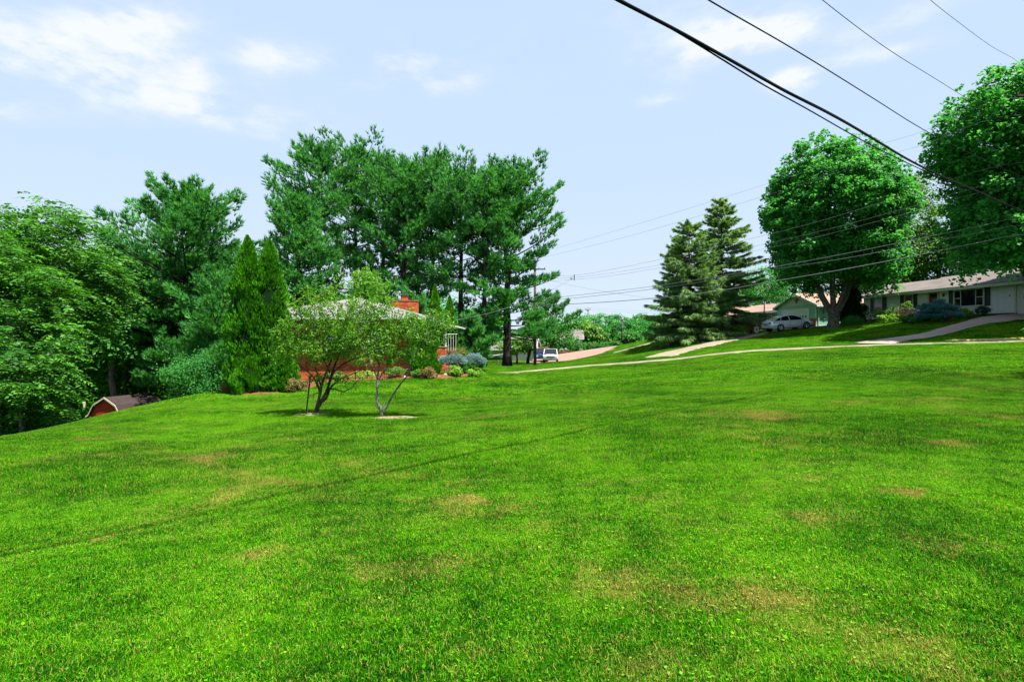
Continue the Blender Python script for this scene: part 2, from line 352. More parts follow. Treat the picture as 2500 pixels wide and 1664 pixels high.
def grassmat(name, blades):
    m = bpy.data.materials.new(name); m.use_nodes = True; nt = m.node_tree; nt.nodes.clear(); B = NB(nt)
    out = nnew(nt, 'ShaderNodeOutputMaterial'); p = nnew(nt, 'ShaderNodeBsdfPrincipled'); geo = nnew(nt, 'ShaderNodeNewGeometry')
    mp = nnew(nt, 'ShaderNodeMapping'); mp.inputs['Scale'].default_value = (1, 1, 0.0); nt.links.new(geo.outputs['Position'], mp.inputs[0])
    v = mp.outputs[0]
    dry = nnew(nt, 'ShaderNodeAttribute', attribute_name='dry')
    if blades: dry.attribute_type = 'INSTANCER'
    n_big = B.noise(v, 0.16, 4, 0.55); n_mid = B.noise(v, 0.75, 5, 0.6); n_sm = B.noise(v, 3.2, 5, 0.65)
    lum = B.m('ADD', B.m('ADD', B.m('MULTIPLY', n_big, 0.40), B.m('MULTIPLY', n_mid, 0.40)), B.m('MULTIPLY', n_sm, 0.34))
    if blades:
        at = nnew(nt, 'ShaderNodeAttribute', attribute_name='tint')
        lum = B.m('ADD', B.m('SUBTRACT', B.m('MULTIPLY', lum, 0.95), 0.13), B.m('MULTIPLY', at.outputs['Fac'], 0.32))
    else:
        lum = B.m('ADD', B.m('SUBTRACT', B.m('MULTIPLY', lum, 0.95), 0.07), B.m('MULTIPLY', B.noise(v, 40, 4, 0.7), 0.18))
    c = B.ramp(lum, [(0.445, (0.005, 0.052, 0.001)), (0.545, (0.034, 0.190, 0.001)), (0.645, (0.118, 0.330, 0.003))])
    # straw: dry thatch in patches and along wear
    nd = B.noise(v, 1.5, 6, 0.72); nd2 = B.noise(v, 0.33, 3, 0.5)
    dd = B.m('ADD', B.m('ADD', B.m('MULTIPLY', nd, 0.6), B.m('MULTIPLY', nd2, 0.5)), B.m('MULTIPLY', dry.outputs['Fac'], 0.42))
    if blades: dd = B.m('ADD', dd, B.m('MULTIPLY', B.m('POWER', at.outputs['Fac'], 5), 0.36))
    dfac = B.ramp(dd, [(0.65, (0, 0, 0)), (0.88, (1, 1, 1))])
    c = B.mix(dfac, c, (0.33, 0.23, 0.065))
    if not blades: c = B.mix(1.0, c, (0.36, 0.36, 0.30), 'MULTIPLY')
    nt.links.new(c, p.inputs['Base Color']); p.inputs['Roughness'].default_value = 0.6 if blades else 0.95
    p.inputs['Specular IOR Level'].default_value = 0.06 if blades else 0.02
    if blades:
        tr = nnew(nt, 'ShaderNodeBsdfTranslucent'); nt.links.new(B.mix(1.0, c, (1.2, 1.3, 0.6), 'MULTIPLY'), tr.inputs[0])
        mx = nnew(nt, 'ShaderNodeMixShader'); mx.inputs[0].default_value = 0.3
        nt.links.new(p.outputs[0], mx.inputs[1]); nt.links.new(tr.outputs[0], mx.inputs[2]); nt.links.new(mx.outputs[0], out.inputs[0])
    else:
        bp = nnew(nt, 'ShaderNodeBump'); bp.inputs['Strength'].default_value = 0.6; bp.inputs['Distance'].default_value = 0.05
        nt.links.new(B.noise(v, 14, 5, 0.7), bp.inputs['Height']); nt.links.new(bp.outputs[0], p.inputs['Normal'])
        nt.links.new(p.outputs[0], out.inputs[0])
    M[name] = m
grassmat('lawn_soil', False); grassmat('grass_blade', True)
# ------------------------------------------------------------------ ground and ways
RNG = np.random.default_rng(11)
def px_line(pts): return [XY(a, d) for a, d in pts]
# mower and tyre wear across the lawn, given as (pixel x, pixel y, depth)
def gpt(px, py):
    """ground point seen at pixel px,py (first hit going outwards)"""
    d = np.linspace(2, 60, 2400); x = (px - 1250) / F * d; y = 832 - F * (gz(x, d) - EYE) / d
    k = np.argmax(y <= py); return (x[k], d[k])
WEAR = [[gpt(*q) for q in L] for L in [
    [(245,1045),(330,1085),(470,1125),(600,1160),(700,1182),(790,1200)],
    [(770,1112),(860,1135),(940,1158),(1010,1172)],
    [(1400,965),(1560,945),(1740,915)]]]
def dryness(x, y):
    r = wear(x, y, None); x = np.asarray(x, float); y = np.asarray(y, float)
    return spots(x, y, r)
def wear(x, y, width):
    x = np.asarray(x, float); y = np.asarray(y, float); r = np.zeros_like(x)
    for L, wd, am in zip(WEAR, (0.13, 0.20, 0.3), (0.34, 0.32, 0.3)):
        wd = width or wd
        for a, b in zip(L[:-1], L[1:]):
            a = np.array(a); b = np.array(b); ab = b - a
            t = np.clip(((x - a[0]) * ab[0] + (y - a[1]) * ab[1]) / (ab @ ab), 0, 1)
            dd = np.hypot(x - a[0] - t * ab[0], y - a[1] - t * ab[1])
            r = np.maximum(r, am * np.exp(-(dd / wd) ** 2))
    return r
def spots(x, y, r):
    # scorched spots
    for px, py, rr, am in [(2260,1320,.28,.55),(2180,1310,.18,.5),(2000,1260,.3,.5),(2225,1203,.16,.9),(1930,1440,.22,.5),(1690,1440,.2,.5),(1960,1475,.25,.4),
                           (850,1290,.3,.4),(1180,1240,.3,.45),(560,1230,.5,.2),(620,1190,.5,.15),(840,1355,.18,.3),(2010,1275,.2,.5),(2060,1265,.18,.5),
                           (760,1630,.1,.4),(1240,1640,.1,.5),(360,1420,.15,.45),(1980,1180,.3,.35),(1500,1180,.35,.35),(1870,1010,.9,.35),(200,1115,.5,.35)]:
        gx, gy = gpt(px, py); r = np.maximum(r, am * np.exp(-(((x - gx) / (rr * 1.5)) ** 2 + ((y - gy) / rr) ** 2)))
    rs = np.random.default_rng(77)
    for _ in range(70):      # small dry spots, commoner towards the right foreground
        gy = rs.uniform(2.8, 15); gx = gy * (rs.uniform(-.2, .92) if rs.random() < .7 else rs.uniform(-.9, .9)); rr = rs.uniform(.07, .30); am = rs.uniform(.25, .55)
        r = np.maximum(r, am * np.exp(-(((x - gx) / (rr * 1.6)) ** 2 + ((y - gy) / rr) ** 2)))
    return r

def build_ground():
    def axis(n, span, s0):
        t = np.linspace(-1, 1, n); k = np.arcsinh(span / s0); return s0 * np.sinh(k * t)
    xs = axis(420, 900, 14.0); ys = np.concatenate([-np.geomspace(900, 4, 30), np.linspace(-3.5, 12, 90), 12 + np.cumsum(np.full(170, 0.33)),])
    last = ys[-1]; ys = np.concatenate([ys, last + np.cumsum(np.geomspace(0.35, 60, 90))])
    ys = ys[ys < 1400]
    X, Y = np.meshgrid(xs, ys); Z = gz(X.ravel(), Y.ravel()).reshape(X.shape)
    R = np.hypot(X, Y); k = np.clip((R - 230) / 120, 0, 1); Z = Z * (1 - k) + (EYE - 3.5) * k
    # small unevenness of real turf
    Z += 0.018 * np.sin(X * 1.3 + 0.7 * Y) * np.sin(Y * 1.1 - 0.3 * X) + 0.012 * np.sin(X * 2.9 - 1.7 * Y + 1)
    ny, nx = X.shape; v = np.stack([X, Y, Z], -1).reshape(-1, 3)
    i = (np.arange(ny - 1)[:, None] * nx + np.arange(nx - 1)[None]).ravel()
    mb = MB(); mb.add(v, np.stack([i, i + 1, i + nx + 1, i + nx], 1))
    o = mb.build('lawn_ground', M['lawn_soil'], smooth=True, kind='structure')
    a = o.data.attributes.new('dry', 'FLOAT', 'POINT'); a.data.foreach_set('value', dryness(X.ravel(), Y.ravel()).astype(np.float32))
build_ground()

STRIPS = []
def ribbon(name, pts, mt, lift=0.03, thick=0.0):
    """pts: (x, y, half width); drapes on the ground"""
    p = np.array(pts, float); L = np.concatenate([[0], np.cumsum(np.hypot(*np.diff(p[:, :2], axis=0).T))])
    t = np.arange(0, L[-1], 0.4); t = np.append(t, L[-1])
    x = np.interp(t, L, p[:, 0]); y = np.interp(t, L, p[:, 1]); w = np.interp(t, L, p[:, 2])
    ks = min(9, len(x) // 2 * 2 - 1)
    if ks > 2:
        ker = np.ones(ks) / ks
        xp = np.pad(x, ks // 2, mode='edge'); yp = np.pad(y, ks // 2, mode='edge'); x2 = np.convolve(xp, ker, 'valid'); y2 = np.convolve(yp, ker, 'valid')
        x, y = x2, y2
    dx = np.gradient(x); dy = np.gradient(y); n = np.hypot(dx, dy) + 1e-9; nx, ny = -dy / n, dx / n
    K = 7; cols = np.linspace(-1, 1, K); w = w * (1 + 0.05 * np.sin(t * 1.7) + RNG.normal(0, 0.06, len(t)))
    X = x[:, None] + nx[:, None] * w[:, None] * cols; Y = y[:, None] + ny[:, None] * w[:, None] * cols
    Z = gz(X.ravel(), Y.ravel()).reshape(X.shape) + lift
    Z[:, 0] -= 0.12; Z[:, -1] -= 0.12; Z[0] -= 0.12; Z[-1] -= 0.12; Z[1] -= 0.03; Z[-2] -= 0.03
    X[:, 0] += nx * -0.02; i = (np.arange(len(x) - 1)[:, None] * K + np.arange(K - 1)[None]).ravel()
    mb = MB(); mb.add(np.stack([X, Y, Z], -1).reshape(-1, 3), np.stack([i, i + 1, i + K + 1, i + K], 1))
    STRIPS.append(np.stack([x, y, w], 1))
    return mb.build(name, M[mt], kind='structure')
def q(px, d, hw): return (*XY(px, d), hw)
ribbon('road', [(-2.5,38,.15), q(1225,38.5,.2), q(1330,41.5,.45), q(1430,44,.62), q(1560,44,.62), q(1660,43,.5), q(1770,42,.42), q(1800,41.8,.85), q(1900,41.3,.7), q(2000,40.7,.35), q(2100,40,.35), q(2250,38.5,.28), q(2400,37,.25), q(2500,36,.25), (40,34,.4), (48,31,.4)], 'concrete', 0.05)
ribbon('pavement', [q(2280,39.6,.05), q(2340,38.9,.16), q(2400,38,.18), q(2500,37,.18), (41,35,.2), (50,32,.2)], 'yellow_line', 0.09)
ribbon('driveway', [q(2112,41.2,1.7), q(2160,42,1.4), q(2230,42.6,1.1), q(2300,43.3,1.0), q(2370,44.0,1.05), q(2440,44.2,1.6), (41.5,44.0,2.4), (45,43,3)], 'drive_grey', 0.06)
ribbon('driveway', [q(1600,46.5,1.6), q(1650,50,1.6), q(1740,54,1.6), q(1830,57.5,1.7), (25,58.7,1.9), (29,59.6,2.4), (33,60.6,2.6)], 'drive_tan', 0.06)
ribbon('footpath', [q(1485,66,.25), q(1530,66,.3), q(1590,66.5,.3), q(1640,68,.3), q(1700,69,.3)], 'drive_tan', 0.06)
ribbon('car_park', [q(1345,72.5,2.6), q(1375,78,5.4), q(1398,86,6.8), q(1408,92,7.0), q(1412,98,6.5)], 'asphalt_pink', 0.07)
ribbon('shrub_bed', [q(545,23.6,.5), q(620,23.3,1.0), q(720,24.2,.9), q(760,27.6,.7), q(850,28.6,.7), q(950,28.8,.7), q(1050,28.8,.9), q(1110,30.0,1.0), q(1130,32,.9)], 'mulch_red', 0.045)

def disc(name, x, y, rx, ry, mt, lift=0.04, seed=0):
    r = np.random.default_rng(seed); k = 28; th = np.arange(k) / k * 2 * pi
    rad = 1 + 0.18 * np.sin(th * 3 + seed) + 0.1 * r.normal(size=k)
    mb = MB(); X = [x]; Y = [y]; fs = []
    for j, s in enumerate((0.5, 1.0)):
        X += list(x + rx * s * rad * np.cos(th)); Y += list(y + ry * s * rad * np.sin(th))
    Z = gz(np.array(X), np.array(Y)) + lift; Z[-k:] -= lift + 0.03
    i = np.arange(k); j = (i + 1) % k
    mb.add(np.stack([X, Y, Z], 1), np.stack([np.zeros(k, int), 1 + i, 1 + j], 1)); mb.f.append(np.stack([1 + i, 1 + k + i, 1 + k + j, 1 + j], 1)); mb.mi.append(np.zeros(k, int))
    STRIPS.append(np.array([[x, y, min(rx, ry) * 0.75]]))
    return mb.build(name, M[mt], kind='structure')
AT1 = gpt(772, 1011); AT2 = gpt(931, 1019)
disc('bare_earth', AT1[0] - 0.2, AT1[1] - 0.1, .62, .22, 'mulch_tan', 0.05, 1)
disc('bare_earth', AT2[0] + 0.3, AT2[1] - 0.3, .75, .18, 'mulch_tan', 0.05, 2)

# ------------------------------------------------------------------ grass
def grass_patch(name, size, n, L, W, seed, segs=2, clover=0):
    r = np.random.default_rng(seed); mb = MB()
    bx = r.uniform(-size / 2, size / 2, n); by = r.uniform(-size / 2, size / 2, n)
    a = r.uniform(0, 2 * pi, n); ln = L * r.uniform(0.55, 1.2, n); lean = np.abs(r.normal(0.35, 0.3, n)) + 0.15
    fx, fy = np.cos(a), np.sin(a); b = a + pi / 2 + r.normal(0, 0.5, n); sx, sy = np.cos(b), np.sin(b)
    w = W * r.uniform(0.6, 1.3, n); t = np.clip(r.normal(0.5, 0.28, n), 0, 1)
    def pt(f, zf, side): return np.stack([bx + fx * ln * lean * f + sx * w * side / 2, by + fy * ln * lean * f + sy * w * side / 2, ln * zf / (1 + 0.4 * lean)], 1)
    if segs == 2:
        V = np.stack([pt(0, -0.1, -1), pt(0, -0.1, 1), pt(0.35, 0.6, 0.9), pt(0.35, 0.6, -0.9), pt(1.0, 0.95, 0)], 1)
        k = np.arange(n)[:, None] * 5
        mb.add(V.reshape(-1, 3), k + np.array([[0, 1, 2, 3]]), np.repeat(t, 5)); mb.f.append(k + np.array([[3, 2, 4]])); mb.mi.append(np.zeros(n, int))
    else:
        V = np.stack([pt(0, -0.1, -1), pt(0, -0.1, 1), pt(0.8, 1.0, 0)], 1)
        mb.add(V.reshape(-1, 3), np.arange(n)[:, None] * 3 + np.array([[0, 1, 2]]), np.repeat(t, 3))
    if clover:
        m = clover; cx = r.uniform(-size / 2, size / 2, m); cy = r.uniform(-size / 2, size / 2, m); cz = L * r.uniform(0.3, 0.8, m)
        a = r.uniform(0, 2 * pi, m); s = 0.008 * r.uniform(0.6, 1.5, m); tz = r.normal(0, 0.35, m)
        V = np.stack([np.stack([cx + s * np.cos(a + o), cy + s * np.sin(a + o), cz + s * tz * np.cos(o)], 1) for o in (0, pi / 2, pi, 3 * pi / 2)], 1)
        mb.add(V.reshape(-1, 3), np.arange(m)[:, None] * 4 + np.array([[0, 1, 2, 3]]), np.repeat(r.uniform(0.2, 0.75, m), 4))
    return mb.build(name, M['grass_blade'])

def build_grass():
    src = []
    for i in range(3): src.append(grass_patch('grass_tuft', 0.5, 2600, 0.034, 0.0038, 20 + i, 2, 60))
    for i in range(3): src.append(grass_patch('grass_tuft', 0.7, 2200, 0.042, 0.0075, 30 + i, 1, 0))
    for i in range(2): src.append(grass_patch('grass_tuft', 1.5, 1500, 0.050, 0.022, 40 + i, 1, 0))
    for i in range(2): src.append(grass_patch('grass_tuft', 0.34, 560, 0.040, 0.007, 50 + i, 1, 0))
    sc = bpy.data.collections.new('grass_sources')
    for k, o in enumerate(src):
        COL.objects.unlink(o); o.name = 'grass_tuft_%02d' % k; sc.objects.link(o)
    pts = []; kinds = []; sc_ = []
    def region(d0, d1, step, k0, nk, wide):
        nonlocal pts, kinds, sc_
        y = np.arange(d0, d1, step)
        for yy in y:
            hw = 0.93 * yy + wide; x = np.arange(-hw, hw, step)
            jx = RNG.uniform(-.06, .06, len(x)) * step; jy = RNG.uniform(-.06, .06, len(x)) * step
            pts.append(np.stack([x + jx, yy + jy], 1)); kinds.append(RNG.integers(k0, k0 + nk, len(x))); sc_.append(RNG.uniform(0.85, 1.15, len(x)))
    region(1.6, 7.5, 0.35, 0, 3, 0.8); region(7.3, 22, 0.49, 3, 3, 1.0); region(21.5, 78, 1.05, 6, 2, 3.0)
    p = np.vstack(pts); k = np.concatenate(kinds); s = np.concatenate(sc_)
    w0 = wear(p[:, 0], p[:, 1], 0.42) > 0.25; p, k, s = p[~w0], k[~w0], s[~w0]      # finer tufts along the tyre tracks
    fx, fy = np.meshgrid(np.arange(-14, 8, 0.235), np.arange(6.5, 24, 0.235)); fx = fx.ravel(); fy = fy.ravel(); m = wear(fx, fy, 0.50) > 0.2
    p = np.vstack([p, np.stack([fx[m], fy[m]], 1)]); k = np.append(k, RNG.integers(8, 10, m.sum())); s = np.append(s, RNG.uniform(.9, 1.1, m.sum()))
    keep = ~((p[:, 0] < -24) & (p[:, 1] > 24))
    for S in STRIPS:
        for x, y, w in S: keep &= ~(((p[:, 0] - x) ** 2 + (p[:, 1] - y) ** 2) < (w + np.where((k == 6) | (k == 7), 0.30, 0.10)) ** 2)
    for (x0, x1, y0, y1) in [(-13, -4, 29.3, 46), (37.5, 55, 45, 62), (32, 44, 64, 82)]:
        keep &= ~((p[:, 0] > x0) & (p[:, 0] < x1) & (p[:, 1] > y0) & (p[:, 1] < y1))
    p, k, s = p[keep], k[keep], s[keep]
    z = gz(p[:, 0], p[:, 1]) + 0.018 * np.sin(p[:, 0] * 1.3 + 0.7 * p[:, 1]) * np.sin(p[:, 1] * 1.1 - 0.3 * p[:, 0]) + 0.012 * np.sin(p[:, 0] * 2.9 - 1.7 * p[:, 1] + 1)
    me = bpy.data.meshes.new('grass'); me.vertices.add(len(p)); me.vertices.foreach_set('co', np.stack([p[:, 0], p[:, 1], z - 0.004], 1).astype(np.float32).ravel())
    e = 0.15; gx = (gz(p[:, 0] + e, p[:, 1]) - gz(p[:, 0] - e, p[:, 1])) / (2 * e); gy = (gz(p[:, 0], p[:, 1] + e) - gz(p[:, 0], p[:, 1] - e)) / (2 * e)
    rz = RNG.uniform(0, 2 * pi, len(p))
    rot = np.zeros((len(p), 3))
    for i in range(len(p)):
        nrm = Vector((-gx[i], -gy[i], 1)).normalized()
        rot[i] = (nrm.to_track_quat('Z', 'Y').to_matrix() @ Matrix.Rotation(rz[i], 3, 'Z')).to_euler()
    for nm, ty, val in (('kindi', 'INT', k.astype(np.int32)), ('scl', 'FLOAT', s.astype(np.float32)), ('dry', 'FLOAT', dryness(p[:, 0], p[:, 1]).astype(np.float32))):
        a = me.attributes.new(nm, ty, 'POINT'); a.data.foreach_set('value', val)
    a = me.attributes.new('rot', 'FLOAT_VECTOR', 'POINT'); a.data.foreach_set('vector', rot.astype(np.float32).ravel())
    o = bpy.data.objects.new('grass', me); COL.objects.link(o); o['kind'] = 'stuff'
    o['label'] = 'short mown lawn grass over the whole slope'; 
    ng = bpy.data.node_groups.new('grass_scatter', 'GeometryNodeTree')
    ng.interface.new_socket('Geometry', in_out='INPUT', socket_type='NodeSocketGeometry'); ng.interface.new_socket('Geometry', in_out='OUTPUT', socket_type='NodeSocketGeometry')
    gi = ng.nodes.new('NodeGroupInput'); go = ng.nodes.new('NodeGroupOutput'); ci = ng.nodes.new('GeometryNodeCollectionInfo')
    ci.inputs['Collection'].default_value = sc; ci.inputs['Separate Children'].default_value = True; ci.inputs['Reset Children'].default_value = True
    ip = ng.nodes.new('GeometryNodeInstanceOnPoints'); ip.inputs['Pick Instance'].default_value = True
    def na(n, t):
        x = ng.nodes.new('GeometryNodeInputNamedAttribute'); x.data_type = t; x.inputs[0].default_value = n
        return [q for q in x.outputs if q.enabled][0]
    ng.links.new(gi.outputs[0], ip.inputs['Points']); ng.links.new(ci.outputs[0], ip.inputs['Instance'])
    ng.links.new(na('kindi', 'INT'), ip.inputs['Instance Index']); ng.links.new(na('scl', 'FLOAT'), ip.inputs['Scale'])
    e2r = ng.nodes.new('FunctionNodeEulerToRotation'); ng.links.new(na('rot', 'FLOAT_VECTOR'), e2r.inputs[0]); ng.links.new(e2r.outputs[0], ip.inputs['Rotation'])
    ng.links.new(ip.outputs[0], go.inputs[0])
    md = o.modifiers.new('scatter', 'NODES'); md.node_group = ng
    print('grass patches', len(p))
build_grass()

# ------------------------------------------------------------------ foliage generators
def unit(v): return v / (np.linalg.norm(v, axis=-1, keepdims=True) + 1e-9)
def rdir(r, n): return unit(r.normal(size=(n, 3)))
def add_leaves(mb, C, D, N, L, W, tint, fold=0.12):
    """diamond leaves: centres C, axis D, normal N"""
    n = len(C); D = unit(D); S = unit(np.cross(D, N)); N = np.cross(S, D)
    L = np.broadcast_to(L, (n,))[:, None]; W = np.broadcast_to(W, (n,))[:, None]
    V = np.stack([C - D * L / 2, C + S * W / 2 + N * L * fold, C + D * L / 2, C - S * W / 2 + N * L * fold], 1)
    mb.add(V.reshape(-1, 3), np.arange(n)[:, None] * 4 + np.array([[0, 1, 2, 3]]), np.repeat(np.broadcast_to(tint, (n,)), 4))
def add_needles(mb, C, D, L, W, tint, r, k, spread=0.6):
    """bunch of k needles (slim triangles) from C pointing along D with spread"""
    n = len(C); C = np.repeat(C, k, 0); D = unit(np.repeat(unit(D), k, 0) + spread * rdir(r, n * k)); S = unit(np.cross(D, rdir(r, n * k)))
    L = (np.repeat(np.broadcast_to(L, (n,)), k) * r.uniform(0.7, 1.2, n * k))[:, None]
    V = np.stack([C - S * W / 2, C + S * W / 2, C + D * L], 1)
    mb.add(V.reshape(-1, 3), np.arange(n * k)[:, None] * 3 + np.array([[0, 1, 2]]), np.repeat(np.repeat(np.broadcast_to(tint, (n,)), k), 3))
def bumpf(r, nb=10, amp=0.14):
    K = r.normal(size=(nb, 3)) * 2.6; ph = r.uniform(0, 6.28, nb)
    return lambda d: 1 + amp * np.sin(d @ K.T + ph).sum(-1) / math.sqrt(nb / 2) 
def wob(a, b, n, r, amp):
    t = np.linspace(0, 1, n)[:, None]; a = np.array(a, float); b = np.array(b, float)
    p = a + (b - a) * t; p[1:-1] += r.normal(0, amp, (n - 2, 3)); return p

def broad_crown(mb, r, C, R, ncl, rcl, per, leaf, shell=0.55, flat=0.75, bump=0.14, up=0.45, wl=0.8, zmin=-1.0, spikes=0, boxy=False):
    C = np.array(C, float); R = np.array(R, float); bf = bumpf(r, amp=bump)
    d = rdir(r, int(ncl * 1.6)); d = d[d[:, 2] > zmin][:ncl]; ncl = len(d)
    if boxy:
        lo = d[:, 2] < 0.1; h = np.hypot(d[:, 0], d[:, 1]) + 1e-6; f = np.maximum(1 - np.abs(np.minimum(d[:, 2], 0)) ** 2.5, .05) ** .4 * np.sqrt(r.uniform(.25, 1, ncl)) / h
        d[lo, :2] *= f[lo, None]
    rr = r.uniform(shell ** 3, 1, ncl) ** (1 / 3)
    cc = C + d * R * (rr * bf(d))[:, None] * (1 - rcl / R.max() * 0.7)
    rc = rcl * r.uniform(0.6, 1.3, ncl)
    if spikes:
        ds = rdir(r, spikes * 3); ds = ds[ds[:, 2] > 0.15][:spikes]
        cs = C + ds * R * bf(ds)[:, None]
        cc = np.vstack([cc, cs]); rc = np.append(rc, rcl * r.uniform(0.3, 0.5, len(cs))); d = np.vstack([d, ds])
    n = len(cc); cnt = np.maximum(6, (per * (rc / rcl) ** 2).astype(int)); idx = np.repeat(np.arange(n), cnt); m = len(idx)
    u = unit(rdir(r, m) + 0.45 * d[idx] + np.array([0, 0, up]))
    pos = cc[idx] + u * (rc[idx] * r.uniform(0.25, 1.25, m))[:, None] * np.array([1, 1, flat])
    nrm = unit(u * 0.5 + np.array([0.25, -0.2, 0.8]) + 0.8 * rdir(r, m)); ax = unit(np.cross(nrm, rdir(r, m)) + np.array([0, 0, -0.25]))
    t = np.clip(r.normal(0.5, 0.2, m) + np.repeat(r.normal(0, 0.12, n), cnt), 0, 1)
    l = leaf * r.uniform(0.7, 1.3, m); add_leaves(mb, pos, ax, nrm, l, l * wl, t)
    return cc
def limbs(mb, r, base, top, rb, targets, nlimb, k=8, flare=1.5):
    """trunk with flare plus limbs reaching into the crown"""
    b = np.array(base, float); t = np.array(top, float); n = 8; s = np.linspace(0, 1, n)
    p = wob(b, t, n, r, rb * 0.15); p[0] -= (0, 0, 0.25)
    rad = rb * (1 - 0.45 * s) ; rad[0] = rb * flare; rad[1] = rb * (1 + (flare - 1) * 0.15)
    mb.tube(p, rad, k)
    if len(targets):
        sel = targets[r.choice(len(targets), min(nlimb, len(targets)), replace=False)]
        for q_ in sel:
            f = r.uniform(0.55, 1.0); i = f * (n - 1); a = p[int(i)] + (p[min(int(i) + 1, n - 1)] - p[int(i)]) * (i % 1)
            m = (a + q_) / 2 + np.array([0, 0, 0.12 * np.linalg.norm(q_ - a)]) * r.uniform(-0.3, 1)
            tt = np.linspace(0, 1, 6)[:, None]; c = (1 - tt) ** 2 * a + 2 * tt * (1 - tt) * m + tt ** 2 * q_
            mb.tube(c, np.linspace(rb * 0.42, rb * 0.05, 6), 5, cap=False)
def tree_broad(name, label, cat, group, px, d, py_top, width, mt, bark='bark_grey', seed=1, crown_bottom=0.25, ncl=300, rcl=1.0, per=60, leaf=0.2, rb=0.3,
               depth=None, dx=0.0, wl=0.8, bump=0.14, shell=0.55, flat=0.75, nlimb=20, ctop=None, spikes=0, base_xy=None, up=0.45, zmin=-1.0):
    r = np.random.default_rng(seed); x, y = base_xy if base_xy else XY(px, d); z = g1(x, y); top = ZY(py_top, d); H = top - z
    root = thing(name, label, cat, (x, y, z), 0, group)
    cz = H * (crown_bottom + 1) / 2; rzz = H * (1 - crown_bottom) / 2
    cr = MB(); cc = broad_crown(cr, r, (dx, 0, cz), (width / 2, (depth or width) / 2, rzz), ncl, rcl, per, leaf, shell, flat, bump, up, wl, zmin, spikes)
    tk = MB(); limbs(tk, r, (0, 0, 0), (dx * 0.5, 0, H * min(0.75, crown_bottom + 0.35)), rb, cc, nlimb)
    tk.build('trunk', M[bark], root, smooth=True); cr.build('crown', M[mt], root)
    return root

def frond_crown(mb, r, C, R, ncl, rcl, fronds, flen, lw, shell=0.5, bump=0.2, pairs=5, zmin=-0.9, droop=0.5):
    C = np.array(C, float); R = np.array(R, float); bf = bumpf(r, amp=bump)
    d = rdir(r, int(ncl * 1.8)); d = d[d[:, 2] > zmin][:ncl]; ncl = len(d)
    cc = C + d * R * (r.uniform(shell ** 3, 1, ncl) ** (1 / 3) * bf(d))[:, None]
    idx = np.repeat(np.arange(ncl), fronds); m = len(idx)
    a = r.uniform(0, 2 * pi, m); h = np.stack([np.cos(a), np.sin(a), r.uniform(-0.35, 0.6, m)], 1); h = unit(h + 0.5 * d[idx] * np.array([1, 1, 0]))
    base = cc[idx] + rdir(r, m) * rcl * np.array([0.9, 0.9, 0.55]) * r.uniform(0.1, 1, m)[:, None] + h * rcl * 0.25
    L = flen * r.uniform(0.6, 1.25, m); tint = np.clip(r.normal(0.5, 0.18, m) + np.repeat(r.normal(0, 0.13, ncl), fronds), 0, 1)
    side = unit(np.cross(h, np.array([0, 0, 1.0]))); nrm0 = np.cross(side, h)
    for k in range(pairs):
        t = (k + 0.8) / pairs; pos = base + h * (L * t)[:, None] - np.array([0, 0, 1]) * (L * droop * t * t)[:, None]
        lf = lw * (1.1 - 0.55 * abs(t - 0.45) * 2)
        for sgn in (-1, 1):
            ax = unit(side * sgn + h * 0.45 - np.array([0, 0, 0.35]) + 0.15 * rdir(r, m)); l = lf * r.uniform(0.8, 1.2, m)
            add_leaves(mb, pos + ax * (l / 2)[:, None], ax, nrm0 + 0.75 * rdir(r, m), l, l * 0.46, np.clip(tint + r.normal(0, .1, m), 0, 1), 0.05)
    return cc
def tree_frond(name, label, group, px, d, py_top, width, seed, crown_bottom=0.2, ncl=110, rcl=0.8, fronds=22, flen=0.7, lw=0.22, rb=0.14, bark='bark_light', dx=0.0, mt='leaf_walnut', lean=0.0, bump=0.2, stems=1):
    r = np.random.default_rng(seed); x, y = XY(px, d); z = g1(x, y); H = ZY(py_top, d) - z
    root = thing(name, label, 'tree', (x, y, z), 0, group)
    cr = MB(); cc = frond_crown(cr, r, (dx, 0, H * (1 + crown_bottom) / 2), (width / 2, width / 2 * 0.8, H * (1 - crown_bottom) / 2), ncl, rcl, fronds, flen, lw, bump=bump)
    tk = MB()
    for s in range(stems):
        o = (s - (stems - 1) / 2) * 0.7
        limbs(tk, r, (o, r.normal(0, 0.2), 0), (o * 1.6 + lean + dx * 0.4, 0, H * 0.7), rb, cc, 16 // stems + 4, 7, 1.3)
    tk.build('trunk', M[bark], root, smooth=True); cr.build('crown', M[mt], root)
    return root

